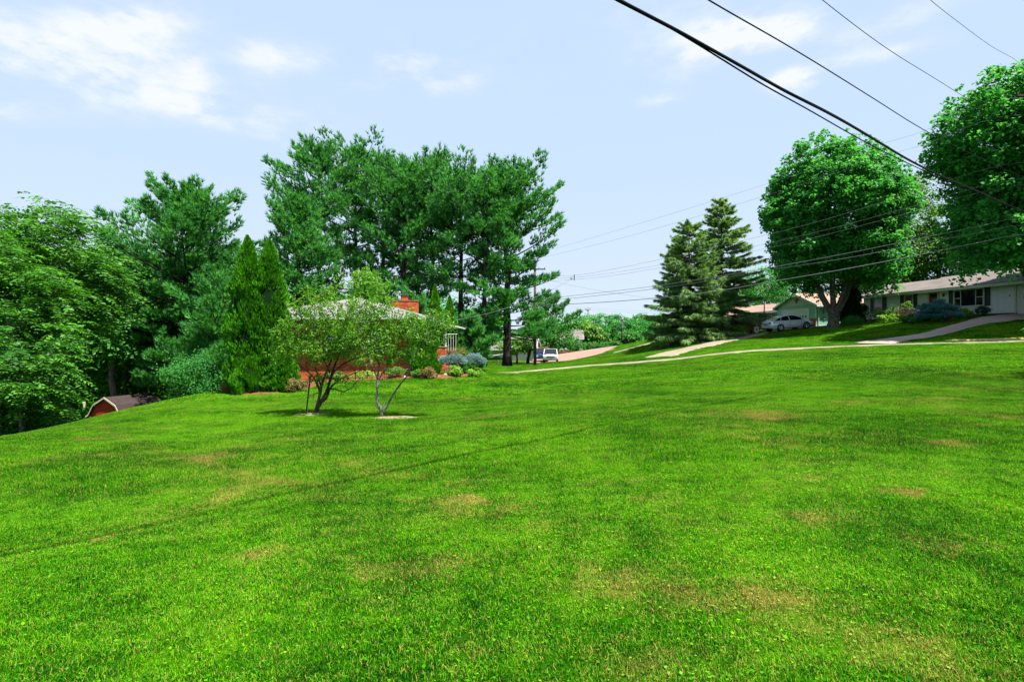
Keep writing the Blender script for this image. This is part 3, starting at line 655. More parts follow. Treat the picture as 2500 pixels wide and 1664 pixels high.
def tree_pine(label, group, px, d, py_top, hw, seed, low=0.3, top_sh=0.75, tuft=(0.42, 0.078), dens=1.0, rb=0.28, py_base=None, extra=None, lean=(0, 0), mt='needle_pine', gap=0.0, k=8, left=1.0, right=1.0):
    """white pine: upswept whorled boughs carrying pads of needles. hw: half width of crown in metres"""
    r = np.random.default_rng(seed); x, y = XY(px, d); z = g1(x, y); H = ZY(py_top, d) - z
    H -= 1.5; root = thing('pine_tree', label, 'tree', (x, y, z), 0, group)
    tk = MB(); cr = MB(); n = 14; s = np.linspace(0, 1, n)
    tp = np.stack([lean[0] * s ** 1.5 + r.normal(0, 0.06, n) * (s > 0.1), lean[1] * s + r.normal(0, 0.06, n) * (s > 0.1), H * 0.985 * s - (s == 0) * 0.3], 1)
    rad = rb * (1 - s) ** 0.8 + 0.03; rad[0] = rb * 1.45; tk.tube(tp, rad, 9)
    C = []; D = []; zz = low * H; a0 = 0
    boughs = []
    while zz < H * 0.975:
        t = zz / H; tt = (t - low) / (1 - low)
        wd = hw * (0.75 + 0.35 * math.sin(min(1, tt / 0.55) * pi / 2)) * (1 if tt < top_sh else max(0.16, (1 - (tt - top_sh) / (1 - top_sh)) ** 0.6))
        for _ in range(r.integers(4, 7)):
            if r.random() < gap * (1.0 + 2.6 * max(0, .55 - tt)): continue
            a0 += 2.4 + r.normal(0, 0.4); boughs.append((zz + r.normal(0, 0.15), a0, wd * r.uniform(0.42, 1.18) * (right if cos(a0) > 0 else left), tt))
        zz += 0.62 * r.uniform(0.8, 1.3)
    if extra:
        for (zf, az, L) in extra: boughs.append((zf * H, az, L, 0.02))
    for (zb, az, L, tt) in boughs:
        st = np.array([np.interp(zb, tp[:, 2], tp[:, 0]), np.interp(zb, tp[:, 2], tp[:, 1]), zb]); h = np.array([cos(az), sin(az), 0]); sd_ = np.array([-sin(az), cos(az), 0])
        el = -0.02 + 0.75 * max(0, tt) ** 1.3 + r.normal(0, .10); ss = np.linspace(0, 1, 6)[:, None]
        cv = st + h * L * ss * cos(el) + np.array([0, 0, 1]) * (L * ss * sin(el) + 0.16 * L * ss ** 2) + sd_ * 0.12 * L * r.normal() * ss ** 2
        tk.tube(cv, np.linspace(0.02 + 0.011 * L, 0.012, 6), 4, cap=False)
        m = int((10 + 15 * L) * dens * (1.2 if tt > 0.5 else 1.0)); f = r.uniform(0.28 if tt < 0.6 else 0.1, 1.0, m) ** 0.75
        lat = r.uniform(-1, 1, m) * 0.50 * L * (1.15 - f) + r.normal(0, 0.1, m)
        pc = np.stack([np.interp(f, ss[:, 0], cv[:, j]) for j in range(3)], 1) + sd_ * lat[:, None] + h * (np.abs(lat) * 0.25)[:, None]
        pc[:, 2] += 0.10 * np.abs(lat) + r.uniform(-0.1, 0.42, m) + 0.1
        C.append(pc); D.append(h * 0.55 + np.array([0, 0, 0.9]) + sd_ * (np.sign(lat) * 0.35)[:, None] + 0.35 * rdir(r, m))
    # leader spikes
    for _ in range(7):
        o = r.normal(0, 0.28, 2); hh = H * r.uniform(0.93, 1.0) - 0.25 * np.hypot(*o); m = 16
        zc = hh + 0.9 * r.uniform(.2, 1) - np.linspace(0, 1.0, m); C.append(np.stack([tp[-1, 0] + o[0] + 0 * zc, tp[-1, 1] + o[1] + 0 * zc, zc], 1)); D.append(np.tile([0, 0, 1.0], (m, 1)) + 0.5 * rdir(r, m))
    C = np.vstack(C); D = np.vstack(D); t = np.clip(r.normal(0.5, 0.2, len(C)), 0, 1)
    add_needles(cr, C, D, tuft[0], tuft[1], t, r, k, 0.55)
    tk.build('trunk', M['bark_pine'], root, smooth=True); cr.build('crown', M[mt], root)
    return root

def tree_spruce(label, group, px, d, py_top, hw, seed, low=0.08, dens=1.0, mt='needle_spruce', power=0.85, L0=0.55, W0=0.072):
    r = np.random.default_rng(seed); x, y = XY(px, d); z = g1(x, y); H = ZY(py_top, d) - z
    root = thing('spruce_tree', label, 'tree', (x, y, z), 0, group)
    tk = MB(); cr = MB(); n = 12; s = np.linspace(0, 1, n); rad = 0.26 * (1 - s) + 0.02; rad[0] = 0.42
    tk.tube(np.stack([r.normal(0, 0.05, n), r.normal(0, 0.05, n), H * s - (s == 0) * 0.3], 1), rad, 8)
    C = []; D = []; LL = []; zz = low * H; a0 = 0
    while zz < H * 0.985:
        t = (zz / H - low) / (1 - low); wd = hw * max(0.04, (1 - t) ** power)
        for _ in range(5):
            a0 += 2.4 + r.normal(0, 0.3); L = wd * r.uniform(0.55, 1.15); h = np.array([cos(a0), sin(a0), 0]); sd_ = np.array([-sin(a0), cos(a0), 0])
            ss = np.linspace(0, 1, 6)[:, None]; e = -0.25 + 0.6 * t + r.normal(0, .10)
            cv = np.array([0, 0, min(H * .97, max(.5, zz + r.normal(0, .28)))]) + h * L * ss + np.array([0, 0, 1]) * (L * e * ss + 0.10 * L * ss ** 3)
            tk.tube(cv, np.linspace(0.02 + 0.01 * L, 0.01, 6), 3, cap=False)
            m = int((6 + 14 * L) * dens); f = r.uniform(0.2, 1, m) ** 0.8
            lat = r.uniform(-1, 1, m) * 0.30 * L * (1.1 - f)
            pc = np.stack([np.interp(f, ss[:, 0], cv[:, j]) for j in range(3)], 1) + sd_ * lat[:, None]
            C.append(pc); D.append(h * 0.55 * (0.3 + f)[:, None] + np.array([0, 0, -0.75 + 0.9 * t]) + sd_ * (np.sign(lat) * 0.25)[:, None] + 0.3 * rdir(r, m)); LL.append(np.full(m, L0 * (1.0 - 0.4 * t)))
        zz += 0.30 * r.uniform(0.6, 1.4)
    m = 20; C.append(np.stack([r.normal(0, .06, m), r.normal(0, .06, m), H * np.linspace(0.93, 1.0, m)], 1)); D.append(np.tile([0, 0, 1.0], (m, 1)) + 0.5 * rdir(r, m)); LL.append(np.full(m, 0.25))
    C = np.vstack(C); D = np.vstack(D); t = np.clip(r.normal(0.5, 0.25, len(C)), 0, 1)
    add_needles(cr, C, D, np.concatenate(LL), W0, t, r, 9, 0.5)
    tk.build('trunk', M['bark_brown'], root, smooth=True); cr.build('crown', M[mt], root)
    return root

def arbor(label, group, x, y, H, R, seed, n=9000, mt='leaf_arbor', size=0.15, taper=1.0, name='arborvitae', cat='conifer'):
    r = np.random.default_rng(seed); z = g1(x, y); root = thing(name, label, cat, (x, y, z), 0, group)
    def prof(t): return R * np.minimum(1.0, (1 - t ** (1.7 * taper))) ** 0.80 * (0.88 + 0.12 * np.minimum(1, t / 0.12))
    K = r.normal(size=(14, 2)) * np.array([4.2, 4.6]); ph = r.uniform(0, 6.28, 14)
    def bump(a, h): return 1 + 0.10 * np.sin(np.round(K[:, 0])[None] * a[:, None] + (K[:, 1] * 1.3)[None] * h[:, None] + ph).sum(-1) / 1.6
    t = r.uniform(0, 1, n) ** 1.25; a = r.uniform(0, 2 * pi, n); rr = prof(t) * bump(a, t * H) * r.uniform(0.90, 1.06, n)
    pos = np.stack([rr * np.cos(a), rr * np.sin(a), t * H], 1); out = np.stack([np.cos(a), np.sin(a), np.full(n, 0.25)], 1)
    ax = unit(np.array([0, 0, 1.0]) + out * 0.55 + 0.35 * rdir(r, n)); tang = np.stack([-np.sin(a), np.cos(a), 0 * a], 1)
    nrm = unit(out * r.uniform(0.3, 1, n)[:, None] + tang * r.normal(0, 0.9, n)[:, None] + 0.2 * rdir(r, n))
    l = size * r.uniform(0.7, 1.3, n); cr = MB(); add_leaves(cr, pos, ax, nrm, l, l * 0.55, np.clip(r.normal(0.5, 0.22, n), 0, 1))
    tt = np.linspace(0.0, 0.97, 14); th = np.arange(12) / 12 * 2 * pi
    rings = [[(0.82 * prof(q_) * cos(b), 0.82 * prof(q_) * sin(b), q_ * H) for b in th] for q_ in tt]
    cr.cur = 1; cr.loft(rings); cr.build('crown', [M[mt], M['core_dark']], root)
    tk = MB(); tk.tube([(0, 0, -0.2), (0, 0, H * 0.5)], [0.13, 0.06], 7); tk.build('trunk', M['bark_brown'], root)
    return root

def shrub(name, label, x, y, rx, h, seed, mt, leaf=0.06, ncl=60, per=45, group=None, z0=0.0, ry=None, rcl=None, flat=0.8, cat='shrub', wl=0.6, stems=7):
    r = np.random.default_rng(seed); root = thing(name, label, cat, (x, y, g1(x, y)), 0, group)
    cr = MB(); cc = broad_crown(cr, r, (0, 0, z0 + h * 0.5), (rx, ry or rx, h * 0.5), ncl, rcl or min(rx, h) * 0.3, per, leaf, 0.3, flat, 0.15, 0.3, wl)
    tk = MB()
    for c in cc[r.choice(len(cc), min(stems, len(cc)), replace=False)]:
        tk.tube(wob((r.normal(0, 0.05), r.normal(0, 0.05), -0.05), c, 4, r, 0.02), [0.02, 0.015, 0.01, 0.005], 4, cap=False)
    tk.build('stem', M['bark_brown'], root); cr.build('foliage', M[mt], root)
    return root
# ------------------------------------------------------------------ building helpers (local frame: +x along the front, -y outwards)
def wall_frame(A, B):
    A = np.array(A, float); B = np.array(B, float); L = np.hypot(*(B - A)[:2]); return math.atan2(B[1] - A[1], B[0] - A[0]), L
def window(root, x0, x1, z0, z1, y=-0.06, frame='white_paint', cols=1, rows=2, fw=0.07, pane='glass_dark', label=None, splits=None):
    mb = MB(); mb.box(x0 - fw, x0, y - 0.05, y + 0.05, z0 - fw, z1 + fw); mb.box(x1, x1 + fw, y - 0.05, y + 0.05, z0 - fw, z1 + fw)
    mb.box(x0, x1, y - 0.05, y + 0.05, z1, z1 + fw); mb.box(x0, x1, y - 0.05, y + 0.05, z0 - fw, z0)
    mb.box(x0 - fw * 1.3, x1 + fw * 1.3, y - 0.10, y - 0.052, z0 - fw * 1.2, z0 - fw * 0.5)
    zs = np.linspace(z0, z1, rows + 1); xs = [x0] + list(splits or np.linspace(x0, x1, cols + 1)[1:-1]) + [x1]
    for q_ in zs[1:-1]: mb.box(x0, x1, y - 0.03, y + 0.03, q_ - 0.025, q_ + 0.025)
    for q_ in xs[1:-1]: mb.box(q_ - 0.03, q_ + 0.03, y - 0.045, y + 0.045, z0, z1)
    f = mb.build('window', M[frame], root, label=label)
    for i in range(len(xs) - 1):
        for j in range(rows):
            m2 = MB(); m2.box(xs[i] + 0.031, xs[i + 1] - 0.031, y - 0.012, y + 0.012, zs[j] + 0.026, zs[j + 1] - 0.026); m2.build('pane', M[pane if j == 0 or pane != 'glass_dark' else 'curtain_pane'], f)
    return f
def shutter(root, x0, x1, z0, z1, y=-0.045):
    mb = MB(); mb.box(x0, x1, y - 0.012, y + 0.012, z0, z1)
    for a, b in ((x0, x0 + 0.05), (x1 - 0.05, x1)): mb.box(a, b, y - 0.03, y - 0.0125, z0, z1)
    n = int((z1 - z0) / 0.09)
    mb.boxes([(x0 + 0.051, x1 - 0.051, y - 0.026, y - 0.013, z0 + i * 0.09 + 0.02, z0 + i * 0.09 + 0.075) for i in range(n)])
    return mb.build('shutter', M['shutter_dark'], root)
def siding(root, x0, x1, z0, z1, mt, y=0.0, rise=0.2, axis='x', sgn=-1, topfn=None):
    """rows of lapped boards, each one an object; axis x: wall runs along x at y; axis y: wall runs along y at x=y arg"""
    n = int(round((z1 - z0) / rise)); me = None
    for i in range(n):
        za = z0 + i * (z1 - z0) / n; zb = za + (z1 - z0) / n; a, b = x0, x1
        if topfn:
            a, b = topfn((za + zb) / 2)
            if b - a < 0.2: continue
        if me is None or topfn:
            mb = MB(); h = zb - za
            if axis == 'x': v = [(a, y, 0), (b, y, 0), (b, y, h), (a, y, h), (a, y + sgn * 0.035, 0), (b, y + sgn * 0.035, 0), (b, y + sgn * 0.008, h), (a, y + sgn * 0.008, h)]
            else: v = [(y, a, 0), (y, b, 0), (y, b, h), (y, a, h), (y + sgn * 0.035, a, 0), (y + sgn * 0.035, b, 0), (y + sgn * 0.008, b, h), (y + sgn * 0.008, a, h)]
            f = [(0,1,2,3),(7,6,5,4),(4,5,1,0),(3,2,6,7),(0,3,7,4),(5,6,2,1)]
            if (axis == 'x') == (sgn > 0): f = [t[::-1] for t in f]
            mb.add(v, f); o = mb.build('siding_board', M[mt], root, loc=(0, 0, za)); me = o
        else:
            c = me.copy(); COL.objects.link(c); c.location = (0, 0, za)
def gable_roof(root, x0, x1, y0, y1, ze, rise, mt, over=0.5, th=0.16, axis='x', name='roof', fascia='white_paint'):
    """two slopes; ridge along axis"""
    mb = MB(); mb2 = MB()
    if axis == 'x': g = lambda u, v, z: (u, v, z); U0, U1, V0, V1 = x0, x1, y0, y1
    else: g = lambda u, v, z: (v, u, z); U0, U1, V0, V1 = y0, y1, x0, x1
    c = (V0 + V1) / 2; hw = (V1 - V0) / 2; sl = rise / hw; U0 -= over * 0.6; U1 += over * 0.6
    for s in (-1, 1):
        e = c + s * (hw + over); zo = ze - sl * over
        pts = [g(U0, e, zo), g(U1, e, zo), g(U1, c, ze + rise), g(U0, c, ze + rise)]
        mb.prism([(p[0], p[1], p[2] + 0.02) for p in pts], (0, 0, th))
        a = sorted((e, e + s * 0.05)); q0 = g(U0, a[0], zo - 0.10); q1 = g(U1, a[1], zo + 0.13)
        mb2.box(min(q0[0], q1[0]), max(q0[0], q1[0]), min(q0[1], q1[1]), max(q0[1], q1[1]), q0[2], q1[2])
        for U, o in ((U0, -0.04), (U1, 0.0)):
            pts = [g(U + o, e, zo - 0.06), g(U + o, c, ze + rise - 0.06), g(U + o, c, ze + rise + 0.17), g(U + o, e, zo + 0.17)]
            mb2.prism(pts, np.array(g(0.04, 0, 0), float))
    r = mb.build(name, M[mt], root); mb2.build('fascia', M[fascia], r); return r

# ------------------------------------------------------------------ grey ranch house on the hill
def ranch():
    A = XY(2110, 61.2); B = XY(2477, 46.0); ang, L = wall_frame(A, B); z = ZY(785, 61.2) - 0.02
    root = thing('ranch_house', 'long low grey clapboard house with red front door on the hill', 'house', (A[0], A[1], z), ang)
    ca, sa = cos(ang), sin(ang)
    def sx(px):   # pixel column -> distance along the front
        t = (px - 1250) / F; return (t * A[1] - A[0]) / (ca - t * sa)
    Hh = 2.72; D = 8.0
    mb = MB(); mb.box(0, L, 0.0, D, 0.25, Hh - 0.02); mb.build('wall', M['siding_grey'], root)
    mb = MB(); mb.box(0.04, L + 6.9, 0.03, D, -1.2, 0.249); mb.build('foundation', M['mortar'], root)
    siding(root, 0, L, 0.25, Hh - 0.04, 'siding_grey', rise=0.16)
    siding(root, 0.0, D, 0.25, Hh - 0.04, 'siding_grey', y=0.0, axis='y', sgn=-1)
    mb = MB(); mb.box(-0.03, 0.10, -0.05, 0.06, 0.2, Hh); mb.build('corner_trim', M['white_paint'], root)
    mb = MB(); mb.box(L - 0.02, L + 0.12, -0.06, 0.06, 0.2, Hh); mb.build('corner_trim', M['white_paint'], root)
    split = sx(2226)
    gable_roof(root, -0.3, split - 0.19, 0, D, Hh, 1.25, 'roof_grey', over=0.5)
    gable_roof(root, split + 0.15, L + 7.2, -0.45, D, Hh - 0.02, 1.38, 'roof_grey', over=0.55)
    window(root, sx(2137), sx(2154), 1.15, 2.35); shutter(root, sx(2126), sx(2135.5), 1.05, 2.45); shutter(root, sx(2156), sx(2165), 1.05, 2.45)
    window(root, sx(2211), sx(2229), 1.15, 2.40); shutter(root, sx(2199), sx(2208.5), 1.05, 2.5); shutter(root, sx(2231.5), sx(2240.5), 1.05, 2.5)
    f = window(root, sx(2332), sx(2402), 1.02, 2.42, rows=1, fw=0.1, splits=[sx(2347.5), sx(2384)], label='wide three part front window')
    for a, b in ((2333, 2346.5), (2385.5, 2401)):
        mb = MB(); mb.box(sx(a), sx(b), -0.10, -0.075, 1.70, 1.76); mb.build('sash_rail', M['white_paint'], f)
    shutter(root, sx(2317.5), sx(2328.5), 0.92, 2.5); shutter(root, sx(2406), sx(2419), 0.92, 2.5)
    # door with frame
    d0, d1 = sx(2270), sx(2290); mb = MB()
    mb.box(d0 - 0.16, d0, -0.10, 0.02, 0.2, 2.42); mb.box(d1, d1 + 0.16, -0.10, 0.02, 0.2, 2.42); mb.box(d0 - 0.16, d1 + 0.16, -0.10, 0.02, 2.422, 2.56); mb.build('door_frame', M['cream_paint'], root)
    mb = MB(); mb.box(d0, d1, -0.07, -0.02, 0.25, 2.42)
    w = (d1 - d0)
    for i in range(2):
        for j in range(3): mb.box(d0 + w * (0.1 + 0.45 * i), d0 + w * (0.45 + 0.45 * i), -0.085, -0.0702, 0.4 + 0.68 * j, 0.95 + 0.68 * j)
    dr = mb.build('door', M['door_red'], root)
    mb = MB(); mb.box(d0 + w * 0.12, d1 - w * 0.12, -0.10, -0.0855, 2.05, 2.32); mb.build('pane', M['glass_dark'], dr)
    mb = MB(); mb.box(d1 - 0.14, d1 - 0.08, -0.14, -0.0705, 1.2, 1.3); mb.build('handle', M['chrome'], dr)
    mb = MB(); mb.box(d0 - 0.4, d1 + 0.5, -1.3, -0.04, -0.25, 0.2); mb.build('step', M['concrete'], root)
    # porch lamp
    lx = sx(2307); mb = MB(); mb.box(lx - 0.03, lx + 0.03, -0.12, -0.03, 2.2, 2.26); mb.tube([(lx, -0.17, 1.98), (lx, -0.17, 2.05), (lx, -0.17, 2.24), (lx, -0.17, 2.32)], [0.05, 0.09, 0.08, 0.02], 6)
    mb.build('wall_lamp', M['black_iron'], root)
    mb = MB(); mb.tube([(L + 0.16, -0.10, 0.2), (L + 0.16, -0.10, 2.5), (L + 0.16, -0.5, 2.62)], 0.045, 6); mb.build('downpipe', M['white_paint'], root)
    mb = MB(); mb.box(sx(2466), sx(2467.5), -0.09, -0.05, 1.55, 1.72); mb.build('meter_box', M['metal_grey'], root)
    mb = MB(); mb.tube([(sx(2447), -0.06, 0.24), (sx(2447), -0.06, 0.42)], 0.035, 5); mb.build('outside_tap', M['white_paint'], root)
    # attached garage
    mb = MB(); mb.box(L + 0.001, L + 6.9, -0.02, D, 0.25, Hh - 0.03); mb.build('garage_wall', M['cream_paint'], root)
    g0, g1_ = L + 0.45, L + 5.4
    mb = MB(); mb.box(g0 - 0.15, g0, -0.09, -0.021, 0.0, 2.45); mb.box(g1_, g1_ + 0.15, -0.09, -0.021, 0.0, 2.45); mb.box(g0, g1_, -0.09, -0.021, 2.3, 2.45); mb.build('garage_frame', M['white_paint'], root)
    gd = MB(); gd.box(g0, g1_, -0.045, -0.0215, 0.0, 2.3); gd = gd.build('garage_door', M['white_paint'], root)
    for j in range(4):
        mb = MB(); mb.box(g0 + 0.01, g1_ - 0.01, -0.075, -0.046, 0.02 + j * 0.57, 0.56 + j * 0.57); mb.build('panel', M['white_paint'], gd)
    for i in range(6):
        a = g0 + 0.3 + i * 0.78
        mb = MB(); mb.box(a, a + 0.5, -0.085, -0.0755, 1.32, 1.54); mb.build('pane', M['glass_dark'], gd)
    # roof vent
    mb = MB(); mb.box(9.4, 9.7, 2.9, 3.2, Hh + 1.0, Hh + 1.32); mb.build('roof_vent', M['metal_grey'], root); mb = MB(); mb.tube([(12.3, 3.0, Hh + 0.9), (12.3, 3.0, Hh + 1.5)], 0.05, 6); mb.build('roof_vent', M['metal_grey'], root)
    return root
ranch()

# ------------------------------------------------------------------ green house with gabled garage
def green_house():
    A = XY(1899, 72.4); B = XY(1992, 65.6); ang, L = wall_frame(A, B); z = ZY(796, 65.6)
    root = thing('green_house', 'pale green clapboard house with gabled white garage door behind the silver sedan', 'house', (A[0], A[1], z), ang)
    Hh = 2.55; D = 8.5
    mb = MB(); mb.box(0.02, L - 0.02, 0.02, D, 0.0, Hh + 0.0); mb.build('garage_wall', M['siding_green'], root)
    mb = MB(); mb.box(0.03, L - 0.03, 0.03, D, -1.5, -0.001); mb.build('foundation', M['concrete'], root)
    g0, g1_, gt = 0.95, L - 1.15, 2.05
    # siding on both sides of the door and above
    siding(root, 0, g0 - 0.14, 0.0, Hh, 'siding_green'); siding(root, g1_ + 0.14, L, 0.92, Hh, 'siding_green')
    siding(root, g0 - 0.14, g1_ + 0.14, gt + 0.12, Hh, 'siding_green')
    siding(root, 0, D, 0.15, Hh, 'siding_green', y=L, axis='y', sgn=1, rise=0.19)
    rise = 1.35
    mb = MB(); mb.prism([(0, -0.004, Hh + 0.01), (L, -0.004, Hh + 0.01), (L / 2, -0.004, Hh + rise - 0.02)], (0, 0.1, 0)); mb.build('gable_wall', M['cream_paint'], root)
    siding(root, 0, L, Hh + 0.02, Hh + rise - 0.05, 'cream_paint', y=-0.005, rise=0.21, topfn=lambda zz: (L / 2 * (zz - Hh) / rise + 0.1, L - L / 2 * (zz - Hh) / rise - 0.1))
    gable_roof(root, 0, L, 0.0, D, Hh, rise, 'roof_brown', over=0.55, axis='y')
    mb = MB(); mb.box(g0 - 0.13, g0, -0.08, -0.001, 0, gt + 0.11); mb.box(g1_, g1_ + 0.13, -0.08, -0.001, 0, gt + 0.11); mb.box(g0, g1_, -0.08, -0.001, gt, gt + 0.11); mb.build('garage_frame', M['white_paint'], root)
    gd = MB(); gd.box(g0, g1_, -0.035, -0.002, 0, gt); gd = gd.build('garage_door', M['white_paint'], root)
    for j in range(4):
        mb = MB(); mb.box(g0 + 0.01, g1_ - 0.01, -0.055, -0.036, 0.015 + j * gt / 4, (j + 1) * gt / 4 - 0.01); mb.build('panel', M['white_paint'], gd)
    n = 9
    for i in range(n):
        a = g0 + 0.2 + i * (g1_ - g0 - 0.3) / n
        mb = MB(); mb.box(a, a + 0.24, -0.068, -0.0555, gt * 0.53, gt * 0.53 + 0.22); mb.build('pane', M['rubber'], gd)
    # brick plinth at the right corner
    mb = MB(); bb = []
    for r_ in range(11):
        for i in range(5): bb.append((g1_ + 0.15 + i * 0.2 - (r_ % 2) * 0.0, g1_ + 0.15 + i * 0.2 + 0.19, -0.07, 0.0, 0.01 + r_ * 0.078, 0.075 + r_ * 0.078))
    mb.boxes(bb, RNG.uniform(0, 1, len(bb))); mb.build('brick_plinth', M['brick_orange'], root, kind='stuff')
    mb = MB(); mb.box(g1_ + 0.13, L + 0.04, -0.10, -0.001, 0.87, 0.92); mb.build('plinth_cap', M['concrete'], root)
    mb = MB(); mb.box(L - 0.05, L + 0.06, -0.05, 0.06, 0.93, Hh); mb.build('corner_trim', M['white_paint'], root)
    # gable lantern ornament: a dark fan shape with a perching bird below
    mb = MB(); cx = L / 2 + 0.1; zz = Hh + 0.62
    mb.prism([(cx - 0.42, -0.06, zz), (cx - 0.32, -0.06, zz + 0.2), (cx, -0.06, zz + 0.3), (cx + 0.32, -0.06, zz + 0.2), (cx + 0.42, -0.06, zz), (cx + 0.12, -0.06, zz - 0.08), (cx, -0.06, zz - 0.35), (cx - 0.12, -0.06, zz - 0.08)], (0, -0.06, 0)); mb.build('gable_ornament', M['copper_green'], root)
    # downpipe on the side wall, meter boxes
    mb = MB(); mb.tube([(L + 0.62, 0.2, Hh - 0.12), (L + 0.12, 0.25, Hh - 0.5), (L + 0.12, 0.25, 0.05)], 0.05, 6); mb.build('downpipe', M['white_paint'], root)
    for zz, h in ((1.5, 0.35), (0.8, 0.3)):
        mb = MB(); mb.box(L + 0.036, L + 0.14, 0.9, 1.15, zz, zz + h); mb.build('meter_box', M['metal_grey'], root)
    mb = MB(); mb.box(L + 0.001, L + 0.05, 0.0, D, -0.1, 0.145); mb.build('base_board', M['white_paint'], root)
    # rear wing of white boards seen right of the maple
    mb = MB(); mb.box(L + 0.3, L + 1.6, D - 2.4, D + 3, 0.0, 2.4); mb.build('side_wing', M['white_paint'], root)
    siding(root, D - 2.4, D + 2.9, 0.0, 2.4, 'white_paint', y=L + 1.6, axis='y', sgn=1)
    siding(root, L + 0.3, L + 1.6, 0.0, 2.4, 'white_paint', y=D - 2.4)
    # main house to the left, with porch
    mb = MB(); mb.box(-11, -0.02, 1.6, 8.4, 0, 2.4); mb.build('wall', M['cream_paint'], root)
    gable_roof(root, -11.2, -0.3, 1.6, 8.4, 2.45, 1.0, 'roof_brown', over=1.3)
    for x_ in (-0.7, -2.9, -5.2):
        mb = MB(); mb.box(x_ - 0.05, x_ + 0.05, 0.5, 0.6, -0.1, 2.2); mb.build('porch_post', M['white_paint'], root)
    window(root, -2.2, -1.3, 0.9, 2.0, y=1.55); window(root, -4.6, -3.4, 0.9, 2.0, y=1.55)
    mb = MB(); mb.box(-7.2, -0.1, 0.2, 1.59, -1.2, 0.02); mb.build('porch_floor', M['concrete'], root)
    return root
green_house()

# ------------------------------------------------------------------ brick house behind the fruit trees
def bricks(mb, r, x0, x1, z0, z1, y, out=-1, holes=(), axis='x', bl=0.205, bh=0.066, j=0.011, d=0.09):
    nr = int((z1 - z0) / (bh + j)); B = []
    for i in range(nr):
        za = z0 + i * (bh + j); n = int((x1 - x0) / (bl + j)) + 2; off = (i % 2) * (bl + j) / 2
        for k in range(n):
            a = max(x0, x0 - off + k * (bl + j)); b = min(x1, x0 - off + k * (bl + j) + bl)
            if b - a < 0.03: continue
            if any(a < h[1] and b > h[0] and za < h[3] and za + bh > h[2] for h in holes): continue
            e = r.uniform(0, 0.006); lo, hi = (y - 0.016 - e, y + d - 0.016) if out < 0 else (y - d + 0.016, y + 0.016 + e)
            B.append((a, b, lo, hi, za, za + bh) if axis == 'x' else (lo, hi, a, b, za, za + bh))
    mb.boxes(B, r.uniform(0, 1, len(B)))
